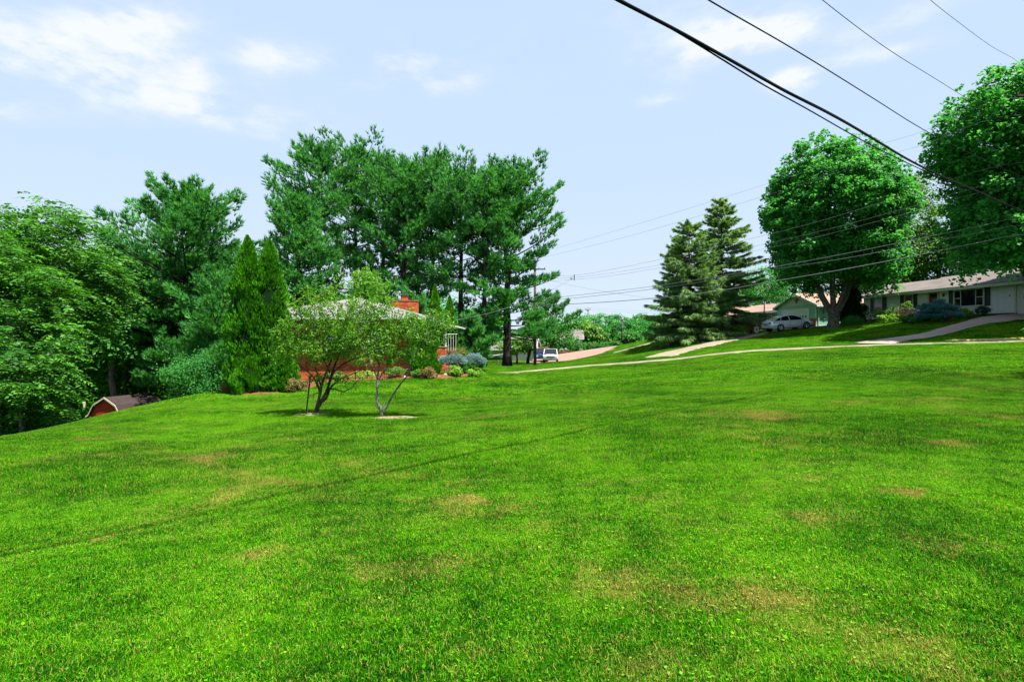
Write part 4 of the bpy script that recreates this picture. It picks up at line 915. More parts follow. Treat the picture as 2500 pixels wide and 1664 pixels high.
def brick_house():
    z = ZY(925, 30) - 0.9; A = (-13.0, 29.6)
    root = thing('brick_house', 'orange brick house with grey hip roof and chimney behind the fruit trees', 'house', (A[0], A[1], z), 0.0)
    W = -5.2 - A[0]; D = 14.0; ze = ZY(775, 29.0) - z; r = np.random.default_rng(5)
    mb = MB(); mb.box(0.03, W - 0.03, 0.03, D, -0.3, ze - 0.02); mb.build('wall', M['mortar'], root)
    def sx(px): return (px - 1250) / F * 29.6 - A[0]
    wins = [(sx(800), sx(842), ze - 1.65, ze - 0.45), (sx(905), sx(948), ze - 1.65, ze - 0.45)]
    mb = MB(); bricks(mb, r, 0, W, -0.2, ze - 0.03, 0.0, -1, holes=[(a - 0.08, b + 0.08, c - 0.1, d + 0.07) for a, b, c, d in wins])
    bricks(mb, r, 0.1, D, 0.0, ze - 0.03, W, 1, axis='y'); mb.build('brickwork', M['brick_orange'], root, kind='stuff')
    for a, b, c, d in wins: window(root, a, b, c, d, y=-0.01)
    # hip roof
    o = 0.75; x0, x1, y0, y1 = -o, W + o, -o, D + o; rise = 1.25; cx = W / 2; yr = 4.2
    mb = MB(); v = [(x0, y0, ze), (x1, y0, ze), (x1, y1, ze), (x0, y1, ze), (cx, yr, ze + rise), (cx, y1 - yr, ze + rise)]
    v2 = [(a, b, c + 0.13) for a, b, c in v]
    mb.add(v2, [(0, 1, 4), (2, 3, 5)]); mb.f.append(np.array([(1, 2, 5, 4), (3, 0, 4, 5), (3, 2, 1, 0)])); mb.mi.append(np.zeros(3, int))
    rf = mb.build('roof', M['roof_brick_house'], root)
    mb = MB(); t = 0.05
    mb.box(x0 - t, x1 + t, y0 - t, y0, ze - 0.08, ze + 0.14); mb.box(x1, x1 + t, y0, y1, ze - 0.08, ze + 0.14); mb.box(x0 - t, x0, y0, y1, ze - 0.08, ze + 0.14)
    mb.build('gutter', M['white_paint'], rf)
    mb = MB(); mb.box(x0, x1, y0, y1, ze - 0.06, ze + 0.0); mb.build('soffit', M['cream_paint'], rf)
    # chimney
    cy = 4.6; c0, c1 = (953 - 1250) / F * 34.2 - A[0], (1016 - 1250) / F * 34.2 - A[0]; zt = ZY(733, 34.2) - z
    mb = MB(); mb.box(c0 + 0.03, c1 - 0.03, cy + 0.03, cy + 0.8, ze + 0.2, zt - 0.01); mb.build('chimney_core', M['mortar'], root)
    mb = MB(); bricks(mb, r, c0, c1, ze + 0.3, zt - 0.06, cy, -1); bricks(mb, r, cy + 0.1, cy + 0.8, ze + 0.3, zt - 0.06, c1, 1, axis='y'); ch = mb.build('chimney', M['brick_orange'], root, kind='stuff')
    mb = MB(); mb.box(c0 - 0.04, c1 + 0.04, cy - 0.04, cy + 0.86, zt - 0.055, zt + 0.02); mb.build('chimney_cap', M['stone_red'], root)
    mb = MB(); m = c0 + 0.42 * (c1 - c0); mb.box(m - 0.02, m + 0.32, cy + 0.2, cy + 0.5, zt + 0.021, zt + 0.28); mb.build('flue', M['brick_orange'], root)
    mb = MB(); mb.box(m - 0.08, m + 0.38, cy + 0.14, cy + 0.56, zt + 0.36, zt + 0.40)
    for a in (m, m + 0.28): mb.box(a, a + 0.02, cy + 0.22, cy + 0.24, zt + 0.281, zt + 0.36); mb.box(a, a + 0.02, cy + 0.46, cy + 0.48, zt + 0.281, zt + 0.36)
    mb.build('flue_hood', M['metal_grey'], root)
    # porch on the right: low slab roof, posts, brick pier, rail
    px0 = W + 0.05; px1 = XY(1124, 36)[0] - A[0]; pz = ZY(790, 36) - z
    mb = MB(); mb.prism([(px0 - 0.6, 4.6, pz), (px1, 4.6, pz - 0.28), (px1, 4.6, pz - 0.18), (px0 - 0.6, 4.6, pz + 0.22)], (0, 5.5, 0)); pr = mb.build('porch_roof', M['white_paint'], root)
    for x_, y_ in ((px1 - 0.75, 4.9), (px1 - 0.75, 9.6)):
        mb = MB(); mb.box(x_ - 0.05, x_ + 0.05, y_ - 0.05, y_ + 0.05, 0.4, pz - 0.26); mb.build('porch_post', M['white_paint'], root)
    w0, w1 = XY(1066, 33.5)[0] - A[0], XY(1086, 33.5)[0] - A[0]
    mb = MB(); mb.box(w0 + 0.02, w1 - 0.02, 3.92, 5.98, 0, ZY(848, 33.5) - z - 0.02); mb.build('porch_wall', M['mortar'], root)
    mb = MB(); bricks(mb, r, w0, w1, 0, ZY(848, 33.5) - z, 3.9, -1); bricks(mb, r, 4.0, 6.0, 0, ZY(848, 33.5) - z, w1, 1, axis='y'); mb.build('brick_pier', M['brick_orange'], root, kind='stuff')
    mb = MB(); zt = ZY(848, 33.5) - z; mb.box(w0 - 0.03, w1 + 0.05, 3.86, 6.02, zt + 0.001, zt + 0.05); mb.build('pier_cap', M['concrete'], root)
    mb = MB(); mb.box(w1 + 0.02, w1 + 0.5, 3.6, 4.6, 0.2, ZY(895, 33) - z); mb.build('step', M['stone_red'], root)
    zr = ZY(832, 34) - z
    mb = MB(); mb.tube([(w1 - 0.1, 4.2, zt + 0.05), (w1 - 0.1, 4.2, zr + 0.3), (w1 + 0.1, 4.2, zr + 0.4), (w1 + 0.7, 4.2, zr + 0.4)], 0.025, 5)
    for i in range(5): mb.tube([(w1 + 0.02 + i * 0.15, 4.2, zt - 0.2), (w1 + 0.02 + i * 0.15, 4.2, zr + 0.39)], 0.014, 4)
    mb.build('handrail', M['white_paint'], root)
brick_house()

# ------------------------------------------------------------------ red barn shed below the crest
def shed():
    th = -0.27; d = 43.0; zt = ZY(968, d + 1); H = 2.75; W = 3.0; D = 3.7
    c = XY(259, d); dx, dy = cos(th), sin(th); z = zt - H
    root = thing('barn_shed', 'small red barn shed with curved dark gambrel roof half hidden below the lawn', 'shed', (c[0] - dx * W / 2, c[1] - dy * W / 2, z), th)
    prof = [(-0.32, 1.28), (-0.05, 1.42), (0.42, 2.18), (W / 2, H), (W - 0.42, 2.18), (W + 0.05, 1.42), (W + 0.32, 1.28)]
    mb = MB(); mb.prism([(0, 0, -0.8), (W, 0, -0.8), (W, 0, 1.42), (W - 0.45, 0, 2.12), (W / 2, 0, H - 0.08), (0.45, 0, 2.12), (0, 0, 1.42)], (0, D, 0)); mb.build('wall', M['shed_red'], root)
    mb = MB()
    for (a, b) in zip(prof[:-1], prof[1:]):
        mb.prism([(a[0], -0.16, a[1]), (b[0], -0.16, b[1]), (b[0], -0.16, b[1] + 0.07), (a[0], -0.16, a[1] + 0.07)], (0, D + 0.3, 0))
    rf = mb.build('roof', M['roof_shed'], root)
    mb = MB()
    for (a, b) in zip(prof[:-1], prof[1:]):
        mb.prism([(a[0], -0.20, a[1] - 0.05), (b[0], -0.20, b[1] - 0.05), (b[0], -0.20, b[1] + 0.085), (a[0], -0.20, a[1] + 0.085)], (0, 0.038, 0))
    mb.build('barge_board', M['cream_paint'], rf)
    for i in range(10):   # plywood battens of the front
        x_ = 0.15 + i * 0.3; h = 1.5 if 0.3 < i < 9 else 1.3
    for s in (0, 1):
        a = W / 2 - 0.98 + s * 0.99; b = a + 0.97
        arc = [(a, -0.04, 0.02), (b, -0.04, 0.02), (b, -0.04, 1.62 if s else 1.55), (b - (0.2 if s else 0.05), -0.04, 1.66), (a + (0.05 if s else 0.2), -0.04, 1.66), (a, -0.04, 1.55 if s else 1.62)]
        dr = MB(); dr.prism(arc, (0, 0.035, 0)); dr = dr.build('door', M['shed_red'], root)
        for k in range(5):
            mb = MB(); mb.box(a + 0.03 + k * 0.19, a + 0.2 + k * 0.19, -0.058, -0.0405, 0.08, 1.5); mb.build('board', M['shed_red_trim'], dr)
        mb = MB(); hx = a + 0.02 if not s else b - 0.34; mb.box(hx, hx + 0.32, -0.075, -0.0585, 1.36, 1.42); mb.build('hinge', M['black_iron'], dr)
    mb = MB(); mb.box(W / 2 - 0.05, W / 2 + 0.05, -0.10, -0.0585, 1.2, 1.36); mb.build('latch', M['chrome'], root)
    mb = MB(); mb.tube([(-0.28, -0.3, 2.0), (-0.28, -0.3, 2.45)], [0.07, 0.10], 7); mb.build('feeder', M['cream_paint'], root)
shed()

# ------------------------------------------------------------------ far houses
def far_house(label, A, ang, L, D, Hh, wallm, roofm_, rise, name='house', wins=(), base=None, zoff=0.0, over=0.4):
    z = g1(*A) + zoff; root = thing(name, label, 'house', (A[0], A[1], z), ang)
    mb = MB(); mb.box(0, L, 0, D, 0.6 if base else -0.8, Hh); mb.build('wall', M[wallm], root)
    if base: mb = MB(); mb.box(0.02, L - 0.02, 0.02, D, -0.8, 0.599); mb.build('foundation', M[base], root)
    n = int(Hh / 0.35)
    gable_roof(root, 0, L, 0, D, Hh, rise, roofm_, over=over)
    mb = MB(); mb.prism([(0.01, 0.01, Hh), (0.01, D - 0.01, Hh), (0.01, D / 2, Hh + rise - 0.03)], (0.1, 0, 0)); mb.prism([(L - 0.11, 0.01, Hh), (L - 0.11, D - 0.01, Hh), (L - 0.11, D / 2, Hh + rise - 0.03)], (0.1, 0, 0)); mb.build('gable_wall', M[wallm], root)
    for w_0, w_1, a, b in wins: window(root, w_0, w_1, a, b, rows=2)
    return root
far_house('white sided house with light grey roof and brick base beyond the parked cars', XY(1340, 112), -0.05, 6.6, 7, 2.9, 'white_paint', 'roof_grey', 1.5, wins=((0.9, 1.9, 1.2, 2.4), (4.4, 5.4, 1.2, 2.4)), base='stone_red', zoff=0.1)
fh = far_house('pale yellow outbuilding with grey roof beyond the pine trunks', XY(1166, 78), -0.12, 3.9, 6, 1.75, 'siding_yellow', 'roof_grey', 0.9, name='outbuilding', wins=((1.2, 1.6, 0.5, 1.2),))
far_house('white garage half hidden behind the thick pine trunk', XY(1233, 84), -0.15, 4.5, 5, 2.3, 'white_paint', 'roof_grey', 1.2, name='garage')
fr = far_house('dark red brick house glimpsed between the two spruces', XY(1655, 84), -0.35, 11, 7, 2.6, 'stone_red', 'roof_brown', 1.3, wins=((2.0, 3.2, 0.9, 2.0), (6.2, 7.4, 0.9, 2.0)))
mb = MB(); mb.box(4.5, 5.4, -0.08, -0.01, 0.0, 2.1); mb.build('door', M['white_paint'], fr)
for x_ in (3.6, 4.2, 5.8):
    mb = MB(); mb.box(x_, x_ + 0.12, -0.9, -0.78, -0.3, 2.3); mb.build('porch_post', M['white_paint'], fr)

# ------------------------------------------------------------------ vehicles
def wheel(root, x, y, z, rad, w, rim='chrome', spokes=7):
    s = 1 if y > 0 else -1; mb = MB(); t = MB()
    t.tube([(x, y - s * w, z), (x, y - s * w * 0.1, z), (x, y, z)], [rad, rad, rad * 0.93], 20); wo = t.build('wheel', M['rubber'], root, smooth=False)
    yy = y + s * 0.006; mb.tube([(x, yy - s * 0.02, z), (x, yy, z)], [rad * 0.16, rad * 0.14], 10)
    th = np.linspace(0, 2 * pi, 25)
    ring = np.stack([x + rad * 0.64 * np.cos(th), np.full(25, yy - s * 0.004), z + rad * 0.64 * np.sin(th)], 1); mb.tube(ring, rad * 0.045, 4, cap=False)
    for k in range(spokes):
        a = k / spokes * 2 * pi; mb.tube([(x, yy, z), (x + rad * 0.62 * cos(a), yy - s * 0.004, z + rad * 0.62 * sin(a))], [rad * 0.10, rad * 0.08], 4)
    mb.build('rim', M[rim], wo); return wo
def hull(st):
    """rings from (x, half width, z bottom, z shoulder, z top)"""
    R = []
    for x, w, zb, zs, zt in st:
        h = [(w * 0.80, zb), (w * 0.97, zb + 0.10), (w, (zb + zs) / 2), (w * 0.985, zs - 0.06), (w * 0.90, zs), (w * 0.45, zt)]
        R.append([(x, -a, b) for a, b in h] + [(x, a, b) for a, b in h[::-1]])
    return R
def sedan():
    x, y = XY(1871, 57.0); root = thing('sedan', 'silver four door sedan parked nose in on the driveway', 'car', (x, y, 0), radians(10)); ca, sa = cos(root.rotation_euler.z), sin(root.rotation_euler.z)
    root.location = (x + 2.4 * ca, y + 2.4 * sa, 0)
    za = g1(x + 1.0 * ca, y + 1.0 * sa); zb = g1(x + 3.85 * ca, y + 3.85 * sa); pit = math.atan2(zb - za, 2.85)
    root.location.z = (za + zb) / 2 + 0.07; root.rotation_euler = (0, -pit * 0.8, radians(10))
    mb = MB(); mb.loft(hull([(-2.42, .70, .45, .78, .84), (-2.36, .84, .34, .96, 1.0), (-2.2, .90, .28, 1.02, 1.07), (-1.5, .925, .22, 1.02, 1.06), (-.4, .93, .20, .98, 1.02), (.9, .93, .20, .94, .98), (1.5, .915, .22, .86, .95), (2.05, .87, .24, .74, .82), (2.34, .76, .30, .62, .67), (2.42, .62, .36, .54, .57)]))
    mb.build('body', M['car_silver'], root, smooth=True)
    def cab(st): return [[(x, -a, z0), (x, -b, z1), (x, -b * .8, z1 + 0.035), (x, b * .8, z1 + 0.035), (x, b, z1), (x, a, z0)] for x, a, z0, b, z1 in st]
    mb = MB(); mb.loft(cab([(-2.02, .74, 1.03, .72, 1.05), (-1.25, .80, 1.0, .64, 1.36), (-.35, .82, .97, .62, 1.44), (.45, .82, .95, .62, 1.40), (1.35, .76, .93, .72, .97)])); mb.build('windows_glass', M['glass_dark'], root).name = 'window'
    mb = MB(); mb.loft([[(x, -w, z), (x, -w * .6, z + .04), (x, w * .6, z + .04), (x, w, z), (x, w * .9, z - .03), (x, -w * .9, z - .03)] for x, w, z in ((-1.42, .63, 1.325), (-.95, .655, 1.41), (-.3, .655, 1.455), (.35, .65, 1.43), (.62, .64, 1.36))]); mb.build('roof', M['car_silver'], root, smooth=True)
    mb = MB()
    for s in (-1, 1):
        mb.tube([(-2.0, s * .75, 1.05), (-1.4, s * .665, 1.31), (-.95, s * .655, 1.40)], 0.035, 5); mb.tube([(1.38, s * .75, .97), (.62, s * .65, 1.35), (.3, s * .65, 1.42)], 0.03, 5); mb.tube([(-.28, s * .83, .99), (-.34, s * .64, 1.43)], 0.03, 5)
        mb.tube([(-1.30, s * .83, 1.01), (-1.12, s * .66, 1.37)], 0.03, 5)
    mb.build('pillar', M['car_silver'], root)
    for s in (-1, 1):
        for xx in (-1.42, 1.43):
            mb = MB(); mb.tube([(xx, s * .80, .33), (xx, s * .934, .33)], .385, 18); mb.build('wheel_arch', M['rubber'], root); wheel(root, xx, s * .945, .335, .335, .2)
        mb = MB(); a, b = sorted((s * .52, s * .80)); mb.box(-2.42, -2.34, a, b, .80, .93); mb.prism([(-2.42, s * .80, .80), (-2.42, s * .80, .93), (-2.02, s * .94, .97), (-2.02, s * .94, .88)], (0.05, -s * .12, 0)); mb.build('tail_light', M['lamp_red'], root)
        mb = MB(); mb.loft([[(2.30, s * .60, .58), (2.05, s * .84, .62), (1.9, s * .88, .76), (2.2, s * .70, .70)], [(2.36, s * .60, .58), (2.1, s * .87, .62), (1.92, s * .90, .76), (2.24, s * .71, .71)]]); mb.build('headlight', M['lamp_clear'], root)
        mb = MB(); mb.loft([[(.95, s * .93, .97), (1.12, s * .93, .97), (1.12, s * .93, 1.08), (.95, s * .93, 1.08)], [(.95, s * 1.10, .98), (1.08, s * 1.08, .98), (1.08, s * 1.08, 1.09), (.95, s * 1.10, 1.09)]]); mb.build('mirror', M['car_silver'], root)
        for xx in (-.55, .5):
            mb = MB(); mb.box(xx, xx + .2, min(s * .925, s * .95), max(s * .925, s * .95), .84, .875); mb.build('door_handle', M['chrome'], root)
        for xx in (-1.12, -.33, .92):
            mb = MB(); mb.box(xx, xx + .012, min(s * .90, s * .936), max(s * .90, s * .936), .34, .90); mb.build('door_gap', M['rubber'], root)
    mb = MB(); mb.box(-2.45, -2.41, -.26, .26, .70, .84); mb.build('licence_plate', M['plate_dark'], root)
    mb = MB(); mb.box(-2.40, -2.2, -.72, .72, .24, .36); mb.build('bumper_skirt', M['rubber'], root)
    mb = MB(); mb.box(2.38, 2.43, -.4, .4, .42, .54); mb.build('grille', M['black_iron'], root)
sedan()
def boxy(name, label, px, d, rz, body, L, W, H, hood, bed):
    x, y = XY(px, d); root = thing(name, label, 'pickup' if bed else 'suv', (x, y, g1(x, y) + 0.06), rz); w = W / 2; hl = L / 2
    # front towards -y after rotation: build along +x = front
    mb = MB(); zt = H * 0.60
    st = [(-hl, w * .93, .42, zt, zt + .01), (-hl + .1, w, .36, zt + .03, zt + .05), (hl - hood - .9, w, .34, zt + .03, zt + .05), (hl - hood, w, .34, zt + .0, zt + .06), (hl - .25, w * .97, .36, zt - .08, zt + .0), (hl, w * .90, .42, zt - .2, zt - .12)]
    mb.loft(hull(st)); mb.build('body', M[body], root, smooth=False)
    c1 = hl - hood; c0 = c1 - (1.9 if bed else L - hood - .35)
    def ring(x, a, z0, b, z1): return [(x, -a, z0), (x, -b, z1), (x, -b * .85, z1 + .05), (x, b * .85, z1 + .05), (x, b, z1), (x, a, z0)]
    mb = MB(); mb.loft([ring(c0, w * .90, zt, w * .80, H - .05), ring(c0 + .12, w * .9, zt, w * .80, H - .04), ring(c1 - .65, w * .9, zt, w * .78, H - .05), ring(c1 + .08, w * .88, zt, w * .86, zt + .08)]); mb.build('window', M['glass_dark'], root)
    mb = MB(); mb.loft([[(x_, -w * .80, H - .06), (x_, -w * .72, H + .02), (x_, w * .72, H + .02), (x_, w * .80, H - .06)] for x_ in (c0 - .02, c1 - .62)]); mb.build('roof', M[body], root)
    mb = MB()
    for s in (-1, 1): mb.tube([(c1 + .1, s * w * .88, zt + .05), (c1 - .62, s * w * .79, H - .04)], .05, 5); mb.tube([(c0 + .9, s * w * .91, zt), (c0 + .9, s * w * .80, H - .04)], .05, 5); mb.tube([(c0, s * w * .9, zt), (c0, s * w * .8, H - .04)], .06, 5)
    mb.build('pillar', M[body], root)
    for s in (-1, 1):
        for xx in (-hl + 1.05, hl - .95): wheel(root, xx, s * (w - .02), .37, .38, .24)
        mb = MB(); a, b = sorted((s * w * .52, s * w * .86)); mb.box(hl - .02, hl + .05, a, b, zt - .38, zt - .20); mb.build('headlight', M['lamp_clear'], root)
        mb = MB(); a, b = sorted((s * w, s * (w + .22))); mb.box(c1 - .25, c1 - .12, a, b, zt + .05, zt + .25); mb.build('mirror', M['rubber'], root)
    mb = MB(); mb.box(hl + .0, hl + .04, -w * .5, w * .5, zt - .40, zt - .18); mb.build('grille', M['black_iron'], root)
    mb = MB(); mb.box(hl + .041, hl + .06, -w * .5, w * .5, zt - .31, zt - .27); mb.build('grille_bar', M['chrome'], root)
    mb = MB(); mb.box(hl - .05, hl + .14, -w * .92, w * .92, .42, .60); mb.build('bumper', M['chrome' if bed else body], root)
    mb = MB(); mb.box(hl + .141, hl + .155, -.22, .22, .45, .57); mb.build('licence_plate', M['plate_dark'], root)
boxy('pickup_truck', 'white pickup truck facing the camera on the pink asphalt', 1344, 75, radians(-94), 'car_white', 5.2, 1.98, 1.80, 1.35, True)
boxy('sport_utility_vehicle', 'blue sport utility vehicle parked just behind the white pickup', 1322, 80.5, radians(-92), 'car_blue', 4.6, 1.9, 1.78, 1.1, False)
# ------------------------------------------------------------------ vegetation
# left wood: compound-leaved trees at the foot of the slope
GW = 'leafy trees along the left edge of the lawn'
tree_frond('broadleaf_tree', 'leftmost feathery leaved tree cut by the photo edge, with pale leaning twin stems', GW, -10, 27, 565, 7.0, 3, 0.12, 204, .9, 16, .75, 0.26, .15, stems=2, bump=.12)
tree_frond('broadleaf_tree', 'tallest feathery leaved tree at the left, with flat spreading top', GW, 105, 31, 522, 7.6, 4, 0.40, 255, .9, 16, .8, 0.29, .16, stems=2, bump=.12)
tree_frond('broadleaf_tree', 'drooping feathery leaved tree just above the red shed, left of the big pine', GW, 290, 49, 600, 12, 5, 0.2, 204, .9, 16, .8, 0.27, .14, stems=2, bump=.15)
tree_frond('broadleaf_tree', 'low feathery tree at the edge of the left wood just left of the shed', GW, 180, 54, 770, 7.0, 6, 0.15, 110, .7, 15, .7, .26, .08, stems=2, bump=.2)
tree_frond('broadleaf_tree', 'small pale sapling low at the left edge of the lawn', GW, 15, 24, 800, 4.6, 7, 0.2, 110, .7, 15, .6, .24, .08, stems=2, bump=.2)
tree_broad('broadleaf_tree', 'round dark treetop behind the left trees, left of the big pine', 'tree', GW, 275, 46, 520, 7.5, 'leaf_far', seed=8, crown_bottom=.2, ncl=170, rcl=1.1, per=70, leaf=.28)
tree_broad('broadleaf_tree', 'mid green leafy tree behind the shed showing left of the big pine', 'tree', GW, 330, 58, 560, 10.0, 'leaf_far', seed=9, crown_bottom=.1, ncl=220, rcl=1.2, per=60, leaf=.26)
tree_broad('broadleaf_tree', 'leafy tree filling the gap right of the left pine, behind the arborvitae', 'tree', GW, 530, 52, 560, 9, 'leaf_far', seed=10, crown_bottom=.0, ncl=200, rcl=1.3, per=60, leaf=.3)
tree_broad('broadleaf_tree', 'dark background tree behind the leftmost trees', 'tree', GW, -60, 44, 560, 14, 'leaf_far', seed=12, crown_bottom=.0, ncl=260, rcl=1.5, per=60, leaf=.3)
tree_broad('broadleaf_tree', 'dark background tree in the wood behind the shed roof', 'tree', GW, 180, 50, 600, 15, 'leaf_far', seed=13, crown_bottom=.0, ncl=260, rcl=1.5, per=60, leaf=.32)
tree_broad('broadleaf_tree', 'dark background tree low behind the left pine and shed', 'tree', GW, 420, 54, 640, 14, 'leaf_far', seed=14, crown_bottom=.0, ncl=260, rcl=1.5, per=60, leaf=.32)
# undergrowth at the wood edge
for i, (px, d, h, w, lb) in enumerate([(-20, 25, 2.2, 4, 'dark bush at the far left edge of the lawn'), (55, 27, 2.6, 3.4, 'dark undergrowth bush between the pale left stems'), (125, 29.5, 1.8, 1.8, 'dark undergrowth bush left of the red shed'),
                                   (205, 52, 4.0, 7, 'dark undergrowth bush beyond the shed, left of its red front'), (330, 54, 3.5, 7, 'dark undergrowth bush behind the shed roof'), (490, 47, 3.0, 5, 'dark undergrowth bush right of the shed under the pine'), (520, 40, 5.0, 6, 'dark undergrowth bush under the pine beside the arborvitae')]):
    x, y = XY(px, d); shrub('bush', lb, x, y, w / 2, h, 50 + i, 'leaf_far' if i < 3 else 'leaf_maple', leaf=.14, ncl=100, per=70, group='undergrowth of the left wood')
# pines
GP = 'tall white pines'
tree_pine('big full bodied pine left of the tall arborvitae pair', GP, 455, 47.5, 430, 5.7, 21, low=.13, top_sh=.62, dens=1.35, k=9, rb=.32)
tree_pine('lower spreading pine branches just left of the arborvitae pair', GP, 545, 42, 640, 4.0, 22, low=.12, top_sh=.5, dens=1.3, k=9, rb=.2)
GG = 'white pines standing in the grove behind the brick house'
PN = [('tallest pine at the left end of the grove', 778, 50, 322, 4.4, .20, .66, 23, 1.0), ('pine second from the left in the grove, with flat broad top', 868, 52, 345, 4.3, .26, .84, 24, .9),
      ('slim pine near the left of the grove, lower than its neighbours', 935, 55, 385, 3.8, .36, .84, 25, .85), ('slender pine in the middle of the grove with long bare trunk', 985, 50, 388, 3.8, .30, .86, 26, .85),
      ('twin stemmed looking pine right of the grove centre, peaked top', 1055, 52, 368, 4.2, .30, .80, 27, .9), ('thin pine behind the chimney', 1018, 60, 400, 3.8, .42, .86, 28, .8),
      ('pine with bright green boughs right of the grove centre', 1125, 50, 402, 3.9, .26, .85, 29, .9)]
for lb, px, d, yt, hw, low, ts, sd_, dn in PN: tree_pine(lb, GG, px, d, yt, hw, sd_, low=low, top_sh=ts, dens=dn, rb=.26, k=8, gap=.22)
tree_pine('dark low spreading pine at the left of the grove beside the arborvitae', GG, 728, 46, 450, 3.2, 30, low=.12, top_sh=.55, dens=1.1, rb=.26)
tree_pine('narrow pine left of the thick trunked pine, trunk standing on the lawn edge', GG, 1182, 48, 405, 3.4, 31, low=.24, top_sh=.86, dens=.85, rb=.21, k=8, gap=.25)
tree_pine('thick trunked pine at the right end of the grove', GG, 1238, 50, 392, 4.0, 32, low=.14, top_sh=.78, dens=1.35, rb=.36, k=9, right=1.08, left=.95,
          gap=.05, extra=[(.17, 0.45, 4.6), (.20, -0.35, 4.4)])
tree_pine('low broad pine crown right of the thick trunked pine, above the parked cars', GG, 1288, 66, 712, 3.8, 38, low=.50, top_sh=.5, dens=1.4, rb=.16, right=1.6, left=.6, lean=(2.4, 0))
tree_pine('low young pine behind the right corner of the brick house', GG, 1150, 41, 740, 1.9, 34, low=.08, top_sh=.4, dens=1.3, rb=.12)
tree_pine('low pine boughs behind the house chimney', GG, 905, 48, 650, 3.2, 35, low=.10, top_sh=.45, dens=1.2, rb=.16)
tree_pine('low dark pine behind the house roof left of the chimney', GG, 820, 48, 690, 3.0, 36, low=.08, top_sh=.45, dens=1.2, rb=.16)
tree_pine('young pale pine beside the chimney and slim arborvitae', GG, 1010, 44, 690, 1.9, 37, low=.10, top_sh=.45, dens=1.3, rb=.12)
# grove backdrop
GB = 'trees far behind the pine grove'
for i, (px, d, yt, w, lb) in enumerate([(690, 72, 640, 13, 'distant tree behind the left of the grove'), (820, 78, 700, 14, 'distant tree behind the brick house roof'), (940, 80, 715, 13, 'distant tree behind the chimney'),
                                    (1060, 76, 720, 12, 'distant tree right of the chimney'), (1160, 84, 745, 13, 'distant tree behind the narrow pine trunk')]):
    tree_broad('broadleaf_tree', lb, 'tree', GB, px, d, yt, w, 'leaf_maple', seed=60 + i, crown_bottom=.0, ncl=150, rcl=1.5, per=45, leaf=.4, nlimb=6)
# right side of the grove: gnarled small trees near the yellow outbuilding
tree_broad('ornamental_tree', 'small gnarled tree between the thick pine trunk and the utility pole', 'tree', None, 1262, 66, 828, 4.6, 'leaf_yellow', bark='bark_brown', seed=70, crown_bottom=.4, ncl=70, rcl=.6, per=40, leaf=.22, rb=.12, nlimb=10)
tree_broad('ornamental_tree', 'bare looking greyish small tree beside the parked cars', 'tree', None, 1318, 88, 835, 3.4, 'leaf_bronze', bark='bark_grey', seed=71, crown_bottom=.3, ncl=26, rcl=.5, per=14, leaf=.2, rb=.1, nlimb=24)
tree_broad('broadleaf_tree', 'green tree filling the space under the big pine bough by the utility pole', 'tree', GB, 1345, 100, 790, 10, 'leaf_far', seed=72, crown_bottom=.1, ncl=120, rcl=1.2, per=45, leaf=.4, nlimb=8)
tree_broad('broadleaf_tree', 'low green tree behind the pines left of the thick trunk', 'tree', GB, 1120, 60, 790, 6, 'leaf_far', seed=73, crown_bottom=.05, ncl=90, rcl=.9, per=45, leaf=.3, nlimb=8)
# centre background
GC = 'trees in the valley beyond the car park'
CB = [(1400, 125, 768, 9, 'leaf_far', 'bushy tree behind the white far house, at its right gable'), (1440, 118, 786, 8, 'leaf_yellow', 'yellow green tree beside the far white house'), (1470, 150, 757, 13, 'leaf_maple', 'dome shaped tree tallest in the far valley group'),
      (1430, 160, 775, 12, 'leaf_maple', 'dark tree left in the far valley group'), (1520, 150, 770, 11, 'leaf_maple', 'dark tree right behind the far utility pole'), (1560, 150, 765, 12, 'leaf_maple', 'dark tree right in the far valley group near the spruces'),
      (1600, 140, 775, 12, 'leaf_maple', 'dark distant tree behind the left spruce'), (1535, 118, 812, 6, 'leaf_far', 'pale green small tree just right of the far utility pole'), (1380, 150, 785, 12, 'leaf_maple', 'dark distant tree left of the valley group'),
      (1655, 130, 765, 14, 'leaf_maple', 'distant tree behind the two spruces'), (1740, 125, 750, 14, 'leaf_maple', 'distant tree behind the right spruce'), (1320, 150, 790, 14, 'leaf_maple', 'distant tree behind the utility pole and pine')]
for i, (px, d, yt, w, mt_, lb) in enumerate(CB): tree_broad('broadleaf_tree', lb, 'tree', GC, px, d, yt, w, mt_, seed=80 + i, crown_bottom=.05, ncl=110, rcl=1.1, per=34, leaf=.45, nlimb=5)
for i, (px, d, yt, w, lb) in enumerate([(1405, 104, 838, 3.6, 'round clipped bush in front of the far white house'), (1446, 106, 835, 5.6, 'wide rounded bush at the back of the pink asphalt'), (1475, 104, 842, 3.0, 'dark rounded bush between the wide bush and far pole'), (1497, 108, 832, 4.0, 'rounded bush left of the far utility pole')]):
    x, y = XY(px, d); shrub('bush', lb, x, y, w / 2, ZY(yt, d) - g1(x, y), 100 + i, 'leaf_far', leaf=.26, ncl=60, per=30, group='rounded bushes round the pink asphalt')
for px, yt, lb in ((1435, 752, 'taller bare dead treetop sticking up above the valley trees'), (1448, 767, 'short bare dead treetop above the valley trees')):
    r = np.random.default_rng(px); x, y = XY(px, 165); z = g1(x, y); H = ZY(yt, 165) - z; rt = thing('dead_tree', lb, 'tree', (x, y, z)); tk = MB(); tk.tube(wob((0, 0, 0), (0.1, 0, H), 8, r, .1), np.linspace(.28, .09, 8), 5)
    for s in (-1, 1, -.6): tk.tube([(0, 0, H * .93), (s * .5, 0, H * .965), (s * .9, 0, H * (.995 + .01 * s))], [.10, .08, .06], 4)
    tk.build('trunk', M['bark_grey'], rt)
